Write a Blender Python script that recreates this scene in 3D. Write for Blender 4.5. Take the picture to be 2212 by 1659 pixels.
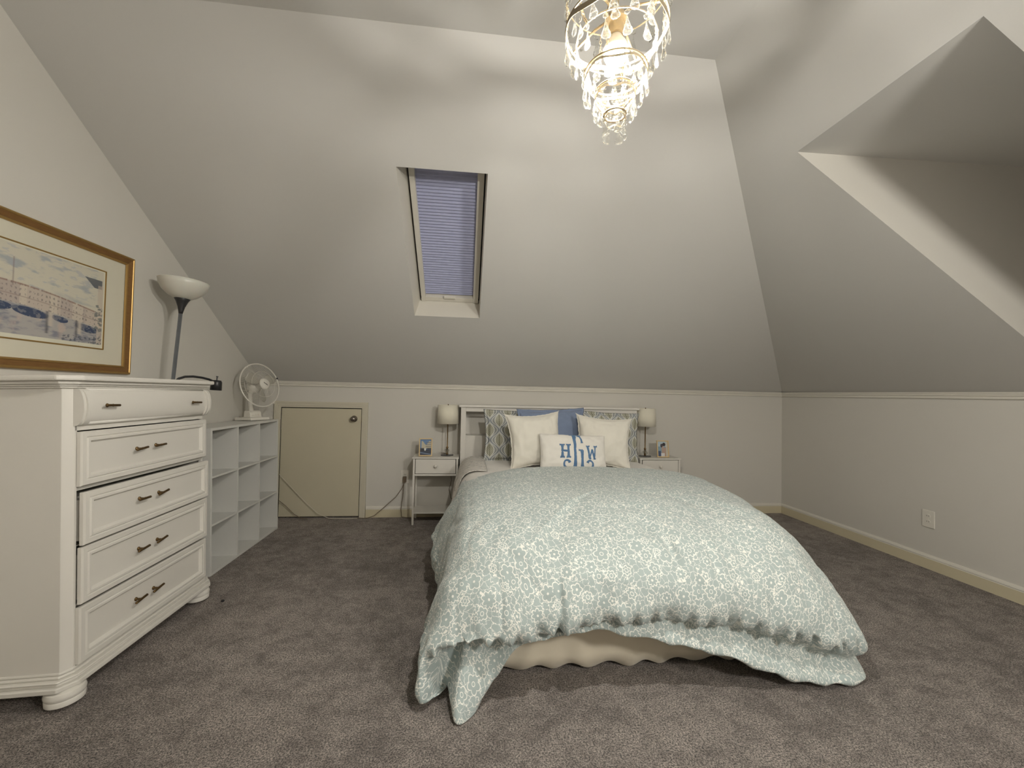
import bpy, bmesh, math, random
import numpy as np
from mathutils import Vector, Matrix, Euler
for _o in list(bpy.data.objects): bpy.data.objects.remove(_o)
SC = bpy.context.scene
COL = SC.collection
PI = math.pi
random.seed(4)

# ------------------------------------------------------------------ camera
F_PX = 900.0
PITCH, ROLL, YAW = math.radians(1.38), math.radians(1.22), math.radians(-6.27)
cy_, sy_, cp_, sp_ = math.cos(YAW), math.sin(YAW), math.cos(PITCH), math.sin(PITCH)
fwd = Vector((-sy_ * cp_, cy_ * cp_, sp_)); rgt = Vector((cy_, sy_, 0)); up = rgt.cross(fwd)
r2 = math.cos(ROLL) * rgt + math.sin(ROLL) * up
u2 = -math.sin(ROLL) * rgt + math.cos(ROLL) * up
cam = bpy.data.cameras.new('camera'); cam.sensor_width = 36; cam.lens = F_PX / 2212 * 36; cam.clip_start = .02
cam_ob = bpy.data.objects.new('camera', cam); COL.objects.link(cam_ob)
cam_ob.matrix_world = Matrix(((r2.x, u2.x, -fwd.x, 0), (r2.y, u2.y, -fwd.y, 0), (r2.z, u2.z, -fwd.z, 1.16), (0, 0, 0, 1)))
SC.camera = cam_ob

# ------------------------------------------------------------------ world and exposure
W = bpy.data.worlds.new('dusk'); SC.world = W; W.use_nodes = True
W.node_tree.nodes['Background'].inputs[0].default_value = (.10, .16, .34, 1)
W.node_tree.nodes['Background'].inputs[1].default_value = .5
VS = SC.view_settings
VS.view_transform = 'Standard'; VS.look = 'None'; VS.gamma = 1; VS.use_curve_mapping = False
VS.exposure = 1.02
BULB_E = 1500.0      # the chandelier's bulb
GLOBE_E = 80.0      # the opal globe pendant behind the camera
LIGHT_COL = (1.0, .96, .885)

# ------------------------------------------------------------------ node helpers
class NT:
    def __init__(s, name):
        s.m = bpy.data.materials.new(name); s.m.use_nodes = True
        s.t = s.m.node_tree; s.n = s.t.nodes; s.l = s.t.links
        s.b = s.n['Principled BSDF']; s.out = s.n['Material Output']
    def inp(s, sock, v):
        if v is None: return
        if hasattr(v, 'is_output') or isinstance(v, bpy.types.NodeSocket): s.l.new(v, sock)
        else:
            if isinstance(v, (tuple, list)) and len(v) == 3 and len(sock.default_value) == 4: v = (*v, 1)
            sock.default_value = v
    def M(s, op, a, b=None, c=None, clamp=False):
        n = s.n.new('ShaderNodeMath'); n.operation = op; n.use_clamp = clamp
        s.inp(n.inputs[0], a); s.inp(n.inputs[1], b); s.inp(n.inputs[2], c); return n.outputs[0]
    def mix(s, f, a, b):
        n = s.n.new('ShaderNodeMix'); n.data_type = 'RGBA'
        s.inp(n.inputs[0], f); s.inp(n.inputs[6], a); s.inp(n.inputs[7], b); return n.outputs[2]
    def noise(s, vec, scale, detail=3, rough=.5, out=0):
        n = s.n.new('ShaderNodeTexNoise'); s.inp(n.inputs['Vector'], vec)
        n.inputs['Scale'].default_value = scale; n.inputs['Detail'].default_value = detail; n.inputs['Roughness'].default_value = rough
        return n.outputs[out]
    def coord(s, k='Object'):
        return s.n.new('ShaderNodeTexCoord').outputs[k]
    def ramp(s, f, lo, hi):
        n = s.n.new('ShaderNodeMapRange'); n.interpolation_type = 'SMOOTHSTEP'
        s.inp(n.inputs[0], f); n.inputs[1].default_value = lo; n.inputs[2].default_value = hi; return n.outputs[0]
    def sep(s, v):
        n = s.n.new('ShaderNodeSeparateXYZ'); s.inp(n.inputs[0], v); return n.outputs
    def comb(s, x, y, z=0.0):
        n = s.n.new('ShaderNodeCombineXYZ'); s.inp(n.inputs[0], x); s.inp(n.inputs[1], y); s.inp(n.inputs[2], z); return n.outputs[0]
    def vm(s, op, a, b=None, scale=None):
        n = s.n.new('ShaderNodeVectorMath'); n.operation = op; s.inp(n.inputs[0], a)
        if b is not None: s.inp(n.inputs[1], b)
        if scale is not None: n.inputs[3].default_value = scale
        return n.outputs[0]
    def voro(s, vec, feature='F1', scale=1.0, rnd=1.0):
        n = s.n.new('ShaderNodeTexVoronoi'); n.voronoi_dimensions = '2D'; n.feature = feature
        s.inp(n.inputs['Vector'], vec); n.inputs['Scale'].default_value = scale; n.inputs['Randomness'].default_value = rnd
        return n.outputs
    def bump(s, h, strength=.3, dist=.002):
        n = s.n.new('ShaderNodeBump'); s.inp(n.inputs['Height'], h)
        n.inputs['Strength'].default_value = strength; n.inputs['Distance'].default_value = dist
        s.l.new(n.outputs[0], s.b.inputs['Normal'])
    def set(s, **k):
        for a, v in k.items(): s.inp(s.b.inputs[a.replace('_', ' ')], v)
        return s.m

def paint(name, col, rough=.6, var=.03, scale=6, bump=.08, bscale=220):
    t = NT(name); c = t.coord()
    n = t.noise(c, scale, 3)
    lo = tuple(x * (1 - var) for x in col); hi = tuple(min(1, x * (1 + var)) for x in col)
    t.set(Base_Color=t.mix(n, lo, hi), Roughness=rough)
    if bump: t.bump(t.noise(c, bscale, 2), bump, .001)
    return t.m
def metal(name, col, rough=.3):
    t = NT(name); n = t.noise(t.coord(), 60, 2)
    t.set(Base_Color=t.mix(n, tuple(x * .85 for x in col), col), Metallic=1.0, Roughness=rough); return t.m

MT = {}
MT['wall'] = paint('wall_paint', (.60, .578, .525), .75, .015, 2, .15, 160)
MT['ceil'] = paint('ceiling_paint', (.59, .58, .55), .8, .015, 2, .15, 160)
MT['trim'] = paint('trim_paint', (.66, .63, .56), .45)
MT['base'] = paint('baseboard_cream', (.60, .54, .38), .45)
MT['cream'] = paint('door_cream', (.56, .515, .385), .5)
MT['casing'] = paint('casing_cream', (.60, .56, .45), .5)
MT['white'] = paint('white_lacquer', (.68, .655, .60), .42, .02, 5, .05)
MT['whitecool'] = paint('white_laminate', (.64, .635, .60), .4, .015, 5, 0)
MT['plastic'] = paint('white_plastic', (.70, .67, .60), .35, .01, 5, 0)
MT['dark'] = paint('black_plastic', (.02, .02, .022), .4, .05, 5, 0)
MT['gap'] = paint('dark_gap', (.03, .027, .022), .8, .05, 5, 0)
MT['brass'] = metal('antique_brass', (.20, .13, .06), .40)
MT['nickel'] = metal('dark_nickel', (.33, .30, .27), .25)
MT['steel'] = metal('grey_steel', (.50, .54, .60), .45)
MT['gold'] = metal('gilt', (.55, .36, .14), .48)
MT['chain'] = paint('champagne_enamel', (.30, .24, .15), .4, .05, 20, 0)
MT['cordw'] = paint('white_cord', (.62, .57, .47), .5, .02, 5, 0)
MT['cordb'] = paint('brown_cord', (.16, .12, .08), .5, .02, 5, 0)

def m_wood_gold():
    t = NT('brown_gilt_wood'); c = t.coord()
    s = t.sep(c); g = t.noise(t.comb(s[0], t.M('MULTIPLY', s[1], 4.0), t.M('MULTIPLY', s[2], 60.0)), 6, 4)
    t.set(Base_Color=t.mix(g, (.13, .06, .018), (.32, .17, .055)), Roughness=.35, Metallic=.35); return t.m
MT['woodgold'] = m_wood_gold()

def m_fabric(name, col, scale=900, var=.08, sheen=.2, rough=.9):
    t = NT(name); c = t.coord()
    w = t.noise(c, scale, 2); v = t.noise(c, 14, 3)
    base = t.mix(v, tuple(x * (1 - var) for x in col), tuple(min(1, x * (1 + var)) for x in col))
    t.set(Base_Color=base, Roughness=rough, Sheen_Weight=sheen)
    t.bump(w, .25, .001); return t.m
MT['sheet'] = m_fabric('white_sheet', (.70, .67, .62))
MT['linen'] = m_fabric('ivory_linen', (.72, .69, .61), 500, .05)
MT['lumbar'] = m_fabric('white_cotton', (.74, .71, .65), 700, .03)
MT['blue'] = m_fabric('blue_linen', (.19, .24, .35), 600, .12)
MT['mono'] = m_fabric('blue_applique', (.09, .18, .32), 700, .08)
MT['skirt'] = m_fabric('cream_skirt', (.78, .71, .57), 500, .04)
MT['shade'] = m_fabric('lamp_shade_linen', (.74, .70, .58), 400, .04)

def m_carpet():
    t = NT('taupe_carpet'); c = t.coord()
    f = t.noise(c, 430, 3, .85); g = t.noise(c, 165, 3, .8)
    p = t.noise(c, 1.6, 4, .6); q = t.noise(c, 9, 4, .6)
    tuft = t.ramp(t.M('ADD', t.M('MULTIPLY', f, .5), t.M('MULTIPLY', g, .5)), .43, .59)
    col = t.mix(tuft, (.030, .024, .020), (.80, .69, .61))
    patch = t.ramp(t.M('ADD', t.M('ADD', t.M('MULTIPLY', p, .35), t.M('MULTIPLY', q, .35)), t.M('MULTIPLY', t.noise(c, 30, 3, .6), .30)), .38, .62)
    col2 = t.mix(patch, (.46, .44, .43), (1.0, 1.0, 1.0))
    n = t.n.new('ShaderNodeMix'); n.data_type = 'RGBA'; n.blend_type = 'MULTIPLY'; n.inputs[0].default_value = 1
    t.l.new(col, n.inputs[6]); t.l.new(col2, n.inputs[7])
    t.set(Base_Color=n.outputs[2], Roughness=.95, Sheen_Weight=.15)
    h = t.M('ADD', f, t.M('MULTIPLY', q, .6)); t.bump(h, .9, .008); return t.m
MT['carpet'] = m_carpet()

def m_duvet():
    t = NT('floral_cotton'); uv = t.coord('UV')
    sage, white = (.375, .440, .432), (.80, .80, .745)
    wob = t.vm('SCALE', t.noise(uv, 22, 2, .5, 1), scale=.010)
    uvw = t.vm('ADD', uv, wob)
    s1 = t.vm('SCALE', uvw, scale=14.6)
    v = t.voro(s1, 'F1', 1.0, .78)
    L = t.sep(t.vm('SUBTRACT', s1, v['Position'])); rc = t.sep(v['Color'])
    r = t.M('SQRT', t.M('ADD', t.M('MULTIPLY', L[0], L[0]), t.M('MULTIPLY', L[1], L[1])))
    th = t.M('ARCTAN2', L[1], L[0])
    npet = t.M('ADD', 5.0, t.M('FLOOR', t.M('MULTIPLY', rc[0], 3.99)))
    pet = t.M('ABSOLUTE', t.M('COSINE', t.M('ADD', t.M('MULTIPLY', th, t.M('MULTIPLY', npet, .5)), t.M('MULTIPLY', rc[1], 6.0))))
    R0 = t.M('ADD', .20, t.M('MULTIPLY', rc[2], .25))
    R = t.M('MULTIPLY', R0, t.M('ADD', .72, t.M('MULTIPLY', pet, .34)))
    d = t.M('SUBTRACT', r, R)
    outline = t.M('SUBTRACT', 1.0, t.ramp(t.M('ABSOLUTE', d), .020, .036))
    inside = t.M('SUBTRACT', 1.0, t.ramp(d, -.005, .005))
    eye = t.M('SUBTRACT', 1.0, t.ramp(r, .055, .075))
    ring = t.M('SUBTRACT', 1.0, t.ramp(t.M('ABSOLUTE', t.M('SUBTRACT', r, .105)), .012, .024))
    ringon = t.M('GREATER_THAN', rc[1], .5)
    eyes = t.M('MAXIMUM', t.M('MULTIPLY', eye, t.M('SUBTRACT', 1.0, ringon)), t.M('MULTIPLY', ring, ringon))
    # the tangle of leaves and stems between the flowers
    s2 = t.vm('ADD', s1, t.vm('SCALE', t.vm('SUBTRACT', t.noise(uv, 75, 2, .5, 1), (.5, .5, .5)), scale=.42))
    e = t.voro(s2, 'DISTANCE_TO_EDGE', 2.9, 1.0)
    lines = t.M('SUBTRACT', 1.0, t.ramp(e['Distance'], .030, .055))
    v2 = t.voro(s2, 'F1', 2.9, 1.0); r3 = t.sep(v2['Color'])
    leaf = t.M('MULTIPLY', t.M('SUBTRACT', 1.0, t.ramp(v2['Distance'], .22, .27)), t.M('GREATER_THAN', r3[0], .80))
    bg = t.M('MAXIMUM', lines, leaf)
    w = t.M('MAXIMUM', outline, t.M('ADD', t.M('MULTIPLY', inside, eyes), t.M('MULTIPLY', t.M('SUBTRACT', 1.0, inside), bg)), clamp=True)
    t.set(Base_Color=t.mix(w, sage, white), Roughness=.8, Sheen_Weight=.15)
    c = t.coord(); h = t.M('ADD', t.noise(c, 38, 4, .6), t.M('MULTIPLY', t.noise(c, 600, 2), .08))
    t.bump(h, .35, .006); return t.m
MT['duvet'] = m_duvet()

def m_sham():
    t = NT('ogee_cotton'); s = t.sep(t.coord('UV'))
    u, v = s[0], s[1]          # metres across and up
    a = t.M('MULTIPLY', u, 1 / .155); b = t.M('MULTIPLY', v, 1 / .165)
    w = t.M('MULTIPLY', t.M('COSINE', t.M('MULTIPLY', b, 2 * PI)), .21)
    fr = t.M('FRACT', a)
    d1 = t.M('ABSOLUTE', t.M('SUBTRACT', fr, t.M('ADD', .25, w)))
    d2 = t.M('ABSOLUTE', t.M('SUBTRACT', fr, t.M('SUBTRACT', .75, w)))
    d = t.M('MINIMUM', d1, d2)
    white, grey, blue, olive = (.62, .62, .57), (.24, .25, .26), (.38, .41, .43), (.17, .17, .11)
    col = t.mix(t.ramp(d, .085, .10), t.mix(t.ramp(d, .050, .060), t.mix(t.ramp(d, .020, .030), grey, blue), white), (.30, .31, .30))
    # leaf motifs inside each ogee cell (two rows, half a step apart)
    def motif(ox, oy, col):
        x = t.M('SUBTRACT', t.M('FRACT', t.M('ADD', a, ox)), .5)
        y = t.M('SUBTRACT', t.M('FRACT', t.M('ADD', b, oy)), .5)
        ax = t.M('ABSOLUTE', x)
        lim = t.M('MULTIPLY', t.M('SUBTRACT', .33, y), t.M('ADD', .33, y))
        m = t.M('SUBTRACT', t.M('MULTIPLY', lim, 1.9), ax)
        halo = t.ramp(m, -.05, -.04); fill = t.ramp(m, .0, .012)
        rib = t.M('ABSOLUTE', t.M('SINE', t.M('MULTIPLY', t.M('SUBTRACT', y, t.M('MULTIPLY', ax, 1.1)), 34.0)))
        vein = t.M('MAXIMUM', t.M('SUBTRACT', 1.0, t.ramp(ax, .010, .022)), t.M('SUBTRACT', 1.0, t.ramp(rib, .25, .5)))
        leafc = t.mix(vein, (.44, .43, .35), olive)
        return t.mix(fill, t.mix(halo, col, white), leafc)
    col = motif(.5, .5, col)
    col = motif(.0, .0, col)
    t.set(Base_Color=col, Roughness=.85); t.bump(t.noise(t.coord(), 600, 2), .2, .001); return t.m
MT['sham'] = m_sham()

def m_quilt():
    t = NT('white_scroll_quilt'); c = t.coord(); n = t.noise(c, 20, 2, .5)
    band = t.M('ABSOLUTE', t.M('SUBTRACT', n, .5)); k = t.M('SUBTRACT', 1.0, t.ramp(band, .02, .04))
    t.set(Base_Color=t.mix(k, (.68, .65, .60), (.50, .48, .44)), Roughness=.9); return t.m
MT['quilt'] = m_quilt()

def m_crystal():
    t = NT('cut_crystal'); t.n.remove(t.b)
    g = t.n.new('ShaderNodeBsdfGlass'); g.inputs['IOR'].default_value = 1.35; g.inputs['Roughness'].default_value = .0
    g.inputs['Color'].default_value = (.97, .97, .95, 1)
    df = t.n.new('ShaderNodeBsdfTranslucent'); df.inputs[0].default_value = (.9, .9, .86, 1)
    tr = t.n.new('ShaderNodeBsdfTransparent'); tr.inputs[0].default_value = (.97, .97, .96, 1)
    gl = t.n.new('ShaderNodeBsdfGlossy'); gl.inputs['Roughness'].default_value = .12
    lw = t.n.new('ShaderNodeLayerWeight'); lw.inputs[0].default_value = .35
    m1 = t.n.new('ShaderNodeMixShader'); t.l.new(t.M('MULTIPLY', t.ramp(t.noise(t.coord(), 160, 1), .40, .60), .80), m1.inputs[0])
    t.l.new(tr.outputs[0], m1.inputs[1]); t.l.new(g.outputs[0], m1.inputs[2])
    m2 = t.n.new('ShaderNodeMixShader'); t.l.new(t.M('MULTIPLY', t.M('POWER', lw.outputs['Facing'], 2.0), .42), m2.inputs[0])
    t.l.new(m1.outputs[0], m2.inputs[1]); t.l.new(gl.outputs[0], m2.inputs[2])
    m3 = t.n.new('ShaderNodeMixShader'); t.l.new(t.M('ADD', .001, t.M('MULTIPLY', t.M('POWER', lw.outputs['Facing'], 2.5), .05)), m3.inputs[0])
    t.l.new(m2.outputs[0], m3.inputs[1]); t.l.new(df.outputs[0], m3.inputs[2]); t.l.new(m3.outputs[0], t.out.inputs[0]); return t.m
MT['crystal'] = m_crystal()
def m_glass():
    t = NT('clear_glass'); n = t.noise(t.coord(), 4, 1)
    t.set(Base_Color=t.mix(n, (.95, .97, .95), (1, 1, 1)), Roughness=.03, Transmission_Weight=.92, IOR=1.45); return t.m
MT['glass'] = m_glass()
def m_emit(name, col, e):
    t = NT(name); n = t.noise(t.coord(), 3, 1)
    t.set(Base_Color=(.8, .8, .8), Emission_Color=t.mix(n, tuple(x * .98 for x in col), col), Emission_Strength=e); return t.m
MT['bulb'] = m_emit('lit_bulb', LIGHT_COL, BULB_E)
MT['diffuser'] = m_emit('lit_diffuser', LIGHT_COL, GLOBE_E)
def m_opal():
    t = NT('opal_bowl'); n = t.noise(t.coord(), 8, 2)
    t.set(Base_Color=t.mix(n, (.60, .58, .52), (.66, .64, .58)), Roughness=.35, Subsurface_Weight=.1); return t.m
MT['opal'] = m_opal()
def m_blade():
    t = NT('clear_fan_plastic'); n = t.noise(t.coord(), 4, 1)
    t.set(Base_Color=t.mix(n, (.38, .36, .30), (.46, .43, .36)), Roughness=.3, Alpha=.92); return t.m
MT['blade'] = m_blade()
def m_blind():
    t = NT('lilac_cellular_fabric'); n = t.noise(t.coord(), 40, 3)
    t.set(Base_Color=t.mix(n, (.36, .38, .55), (.42, .44, .60)), Roughness=.85, Transmission_Weight=0.0); return t.m
MT['blind'] = m_blind()
def m_vcol(name, rough=.5):
    t = NT(name); a = t.n.new('ShaderNodeAttribute'); a.attribute_name = 'Col'
    t.set(Base_Color=a.outputs[0], Roughness=rough); return t.m
MT['print'] = m_vcol('watercolour_print', .35)
MT['mat'] = paint('cream_mat', (.60, .57, .46), .7)
MT['silver'] = paint('grey_liner', (.30, .25, .16), .4)
MT['photo'] = m_vcol('photo_print', .3)
MT['palewood'] = paint('pale_gilt_frame', (.62, .46, .24), .4)
MT['seamdark'] = paint('weathered_edge', (.30, .285, .25), .6)

# ------------------------------------------------------------------ mesh helpers
class MB:
    def __init__(s): s.v = []; s.f = []; s.mi = []; s.uv = None; s.col = None
    def add(s, vs, fs, mi=0):
        o = len(s.v); s.v += [tuple(map(float, p)) for p in vs]; s.f += [[o + i for i in f] for f in fs]; s.mi += [mi] * len(fs); return s
    def box(s, x0, x1, y0, y1, z0, z1, mi=0):
        vs = [(x, y, z) for z in (z0, z1) for y in (y0, y1) for x in (x0, x1)]
        return s.add(vs, [(0, 2, 3, 1), (4, 5, 7, 6), (0, 1, 5, 4), (2, 6, 7, 3), (0, 4, 6, 2), (1, 3, 7, 5)], mi)
    def lathe(s, prof, c=(0, 0, 0), n=24, axis='z', mi=0, cap=True):
        vs = []; m = len(prof)
        for i in range(n):
            a = 2 * PI * i / n; ca, sa = math.cos(a), math.sin(a)
            for r, z in prof:
                if axis == 'z': p = (r * ca, r * sa, z)
                elif axis == 'x': p = (z, r * ca, r * sa)
                else: p = (r * sa, z, r * ca)
                vs.append((p[0] + c[0], p[1] + c[1], p[2] + c[2]))
        fs = [(i * m + j, ((i + 1) % n) * m + j, ((i + 1) % n) * m + j + 1, i * m + j + 1) for i in range(n) for j in range(m - 1)]
        if cap:
            if prof[0][0] > 1e-6: fs.append([i * m for i in range(n)][::-1])
            if prof[-1][0] > 1e-6: fs.append([i * m + m - 1 for i in range(n)])
        return s.add(vs, fs, mi)
    def tube(s, pts, r, n=8, mi=0, closed=False, flat=1.0, caps=True):
        P = [Vector(p) for p in pts]; m = len(P); vs = []
        prev = None
        for i in range(m):
            if closed: d = P[(i + 1) % m] - P[i - 1]
            else: d = P[min(i + 1, m - 1)] - P[max(i - 1, 0)]
            d.normalize()
            if prev is None:
                a = Vector((0, 0, 1)) if abs(d.z) < .9 else Vector((1, 0, 0))
                x = d.cross(a).normalized()
            else:
                x = (prev - d * prev.dot(d))
                x = x.normalized() if x.length > 1e-6 else d.orthogonal().normalized()
            y = d.cross(x); prev = x
            rr = r[i] if isinstance(r, (list, tuple)) else r
            for k in range(n):
                a = 2 * PI * k / n
                vs.append(P[i] + x * math.cos(a) * rr + y * math.sin(a) * rr * flat)
        fs = []
        for i in range(m if closed else m - 1):
            j = (i + 1) % m
            for k in range(n): fs.append((i * n + k, i * n + (k + 1) % n, j * n + (k + 1) % n, j * n + k))
        if not closed and caps: fs += [list(range(n))[::-1], [(m - 1) * n + k for k in range(n)]]
        return s.add(vs, fs, mi)
    def prism(s, poly, a0, a1, axis='y', mi=0):
        # poly: list of 2-D points; extruded along axis
        n = len(poly)
        def P(p, a):
            return {'y': (p[0], a, p[1]), 'x': (a, p[0], p[1]), 'z': (p[0], p[1], a)}[axis]
        vs = [P(p, a0) for p in poly] + [P(p, a1) for p in poly]
        fs = [list(range(n)), [n + i for i in range(n)][::-1]] + [(i, (i + 1) % n, n + (i + 1) % n, n + i) for i in range(n)]
        return s.add(vs, fs, mi)
    def grid(s, G, mi=0, wrap=False):
        a, b = len(G), len(G[0]); vs = [p for row in G for p in row]; fs = []
        for i in range(a - 1 + (1 if wrap else 0)):
            for j in range(b - 1):
                i2 = (i + 1) % a; fs.append((i * b + j, i * b + j + 1, i2 * b + j + 1, i2 * b + j))
        return s.add(vs, fs, mi)
    def poly(s, pts, mi=0): return s.add(pts, [list(range(len(pts)))], mi)
    def rot(s, m, frm=0):
        s.v = s.v[:frm] + [tuple(m @ Vector(p)) for p in s.v[frm:]]; return s

ORG = {}
def mk(name, mb, mats, parent=None, smooth=False, world=True, bevel=0, sub=0, weld=False, solid=0, auto=None):
    me = bpy.data.meshes.new(name)
    off = Vector((0, 0, 0))
    if parent is not None and world: off = ORG[parent.name]
    me.from_pydata([tuple(Vector(p) - off) for p in mb.v], [], mb.f)
    if not isinstance(mats, (list, tuple)): mats = [mats]
    for m in mats: me.materials.append(m)
    me.polygons.foreach_set('material_index', mb.mi)
    if mb.uv is not None:
        ul = me.uv_layers.new(name='UVMap'); vi = np.empty(len(me.loops), dtype=np.int32); me.loops.foreach_get('vertex_index', vi)
        ul.data.foreach_set('uv', np.asarray(mb.uv, dtype=np.float32)[vi].ravel())
    if mb.col is not None:
        ca = me.color_attributes.new('Col', 'FLOAT_COLOR', 'POINT'); ca.data.foreach_set('color', np.asarray(mb.col, dtype=np.float32).ravel())
    bm = bmesh.new(); bm.from_mesh(me)
    if weld: bmesh.ops.remove_doubles(bm, verts=bm.verts, dist=1e-4)
    bmesh.ops.recalc_face_normals(bm, faces=bm.faces); bm.to_mesh(me); bm.free()
    if smooth: me.polygons.foreach_set('use_smooth', [True] * len(me.polygons))
    me.update()
    ob = bpy.data.objects.new(name, me); COL.objects.link(ob)
    if parent is not None:
        ob.parent = parent
        if world: ORG[ob.name] = off
        else: ORG[ob.name] = Vector((0, 0, 0))
    else: ORG[ob.name] = Vector((0, 0, 0))
    if solid:
        m = ob.modifiers.new('s', 'SOLIDIFY'); m.thickness = solid; m.offset = 0
    if bevel:
        m = ob.modifiers.new('b', 'BEVEL'); m.width = bevel; m.segments = 2; m.limit_method = 'ANGLE'; m.angle_limit = .6
    if sub:
        m = ob.modifiers.new('u', 'SUBSURF'); m.levels = sub; m.render_levels = sub
    if auto: 
        for p in me.polygons: p.use_smooth = True
        try: me.set_sharp_from_angle(angle=auto)
        except Exception: pass
    return ob
def thing(name, label, cat, loc, rot=(0, 0, 0), group=None):
    o = bpy.data.objects.new(name, None); COL.objects.link(o); o.location = loc; o.rotation_euler = rot
    o.empty_display_size = .05
    o['label'] = label; o['category'] = cat
    if group: o['group'] = group
    ORG[o.name] = Vector(loc); return o
def tag(o, label, cat, group=None):
    o['label'] = label; o['category'] = cat
    if group: o['group'] = group
    return o
def struct(name, mb, mats, **k):
    o = mk(name, mb, mats, **k); o['kind'] = 'structure'; return o
def relabel(o, s): o['label'] = s; return o

# ------------------------------------------------------------------ room shell
XL, XR, YB, YF = -1.85, 3.25, 3.98, -3.60
ZK, ZC, XC, YC1, YC0 = 1.235, 2.69, 1.084, 1.74, -1.36
SB = (ZC - ZK) / (YB - YC1); SR = (ZC - ZK) / (XR - XC)
def zb(y): return ZK + SB * (YB - y)
def zr(x): return ZK + SR * (XR - x)
def xh(y): return XR - (YB - y) * (XR - XC) / (YB - YC1)
struct('floor', MB().poly([(XL, YF, 0), (4.2, YF, 0), (4.2, YB + .14, 0), (XL, YB + .14, 0)]), MT['carpet'])
struct('wall_left', MB().poly([(XL, YF, 0), (XL, YB, 0), (XL, YB, ZK), (XL, YC1, ZC), (XL, YC0, ZC), (XL, YF, ZK)]), MT['wall'])
# knee wall behind the bed, with the opening of the attic door
DX0, DX1, DZ = -1.655, -.950, .997
struct('wall_back', MB().poly([(XL, YB, 0), (DX0, YB, 0), (DX0, YB, ZK), (XL, YB, ZK)])
       .poly([(DX0, YB, DZ), (DX1, YB, DZ), (DX1, YB, ZK), (DX0, YB, ZK)])
       .poly([(DX1, YB, 0), (XR, YB, 0), (XR, YB, ZK), (DX1, YB, ZK)])
       .box(DX0 - .02, DX0, YB, YB + .10, 0, DZ, 1).box(DX1, DX1 + .02, YB, YB + .10, 0, DZ, 1)
       .box(DX0, DX1, YB, YB + .10, DZ, DZ + .02, 1).box(DX0 - .02, DX1 + .02, YB + .10, YB + .11, 0, DZ + .02, 1), [MT['wall'], MT['gap']])
struct('wall_right', MB().poly([(XR, YF, 0), (XR, YB, 0), (XR, YB, ZK), (XR, YF, ZK)]), MT['wall'])
struct('wall_front', MB().poly([(XL, YF, 0), (XR, YF, 0), (XR, YF, ZK), (XL, YF, ZK)]), MT['wall'])
# sloped and flat ceiling, with the skylight shaft and the dormer cut out of it
SX0, SX1, SY0, SY1 = -.400, .090, 2.250, 3.205
DY0, DY1, DXa, DXb, DZc = 1.100, 1.833, 1.569, 3.12, 2.364
c = MB()
B = lambda x, y: (x, y, zb(y)); R_ = lambda x, y: (x, y, zr(x))
c.poly([B(XL, YB), B(XR, YB), B(xh(SY1), SY1), B(XL, SY1)])
c.poly([B(XL, SY1), B(SX0, SY1), B(SX0, SY0), B(XL, SY0)])
c.poly([B(SX1, SY1), B(xh(SY1), SY1), B(xh(SY0), SY0), B(SX1, SY0)])
c.poly([B(XL, SY0), B(xh(SY0), SY0), B(XC, YC1), B(XL, YC1)])
c.poly([(XL, YC1, ZC), (XC, YC1, ZC), (XC, YC0, ZC), (XL, YC0, ZC)])
# right slope: hip edges y = yh(x)
yh = lambda x: YB - (XR - x) * (YB - YC1) / (XR - XC)
yf = lambda x: YF + (XR - x) * (YC0 - YF) / (XR - XC)
c.poly([R_(XC, YC1), R_(DXa, yh(DXa)), R_(DXa, yf(DXa)), R_(XC, YC0)])
c.poly([R_(DXa, DY1), R_(DXa, yh(DXa)), R_(DXb, yh(DXb)), R_(DXb, DY1)])
c.poly([R_(DXa, DY0), R_(DXa, yf(DXa)), R_(DXb, yf(DXb)), R_(DXb, DY0)])
c.poly([R_(DXb, yh(DXb)), R_(XR, YB), R_(XR, YF), R_(DXb, yf(DXb))])
# front slope
c.poly([(XL, YC0, ZC), (XC, YC0, ZC), (XR, YF, ZK), (XL, YF, ZK)])
# dormer ceiling
c.poly([(DXa, DY0, DZc), (DXa, DY1, DZc), (3.62, DY1, DZc + .045), (3.62, DY0, DZc + .045)])
ceil = struct('ceiling', c, MT['ceil'], weld=True)
XD = 3.60; ZS = zr(DXb)
for nm, y in (('wall_dormer_far', DY1), ('wall_dormer_near', DY0)):
    struct(nm, MB().poly([(DXa, y, DZc), (DXb, y, ZS), (XD, y, ZS), (XD, y, DZc + .045)]), MT['wall'])
struct('wall_dormer_sill', MB().poly([(DXb, DY0, ZS), (DXb, DY1, ZS), (XD, DY1, ZS), (XD, DY0, ZS)]), MT['trim'])
struct('wall_dormer_end', MB().poly([(XD, DY0, ZS), (XD, DY1, ZS), (XD, DY1, DZc + .05), (XD, DY0, DZc + .05)]), MT['wall'])
w2 = struct('window_2', MB().box(XD - .03, XD - .001, DY0 + .08, DY0 + .13, ZS + .08, DZc - .06).box(XD - .03, XD - .001, DY1 - .13, DY1 - .08, ZS + .08, DZc - .06)
       .box(XD - .03, XD - .001, DY0 + .13, DY1 - .13, ZS + .08, ZS + .13).box(XD - .03, XD - .001, DY0 + .13, DY1 - .13, DZc - .11, DZc - .06)
       .box(XD - .03, XD - .001, DY0 + .13, DY1 - .13, 1.83, 1.86), MT['trim'])
mk('pane', MB().box(XD - .014, XD - .006, DY0 + .13, DY1 - .13, ZS + .13, DZc - .11), MT['dark'], w2)

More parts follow.
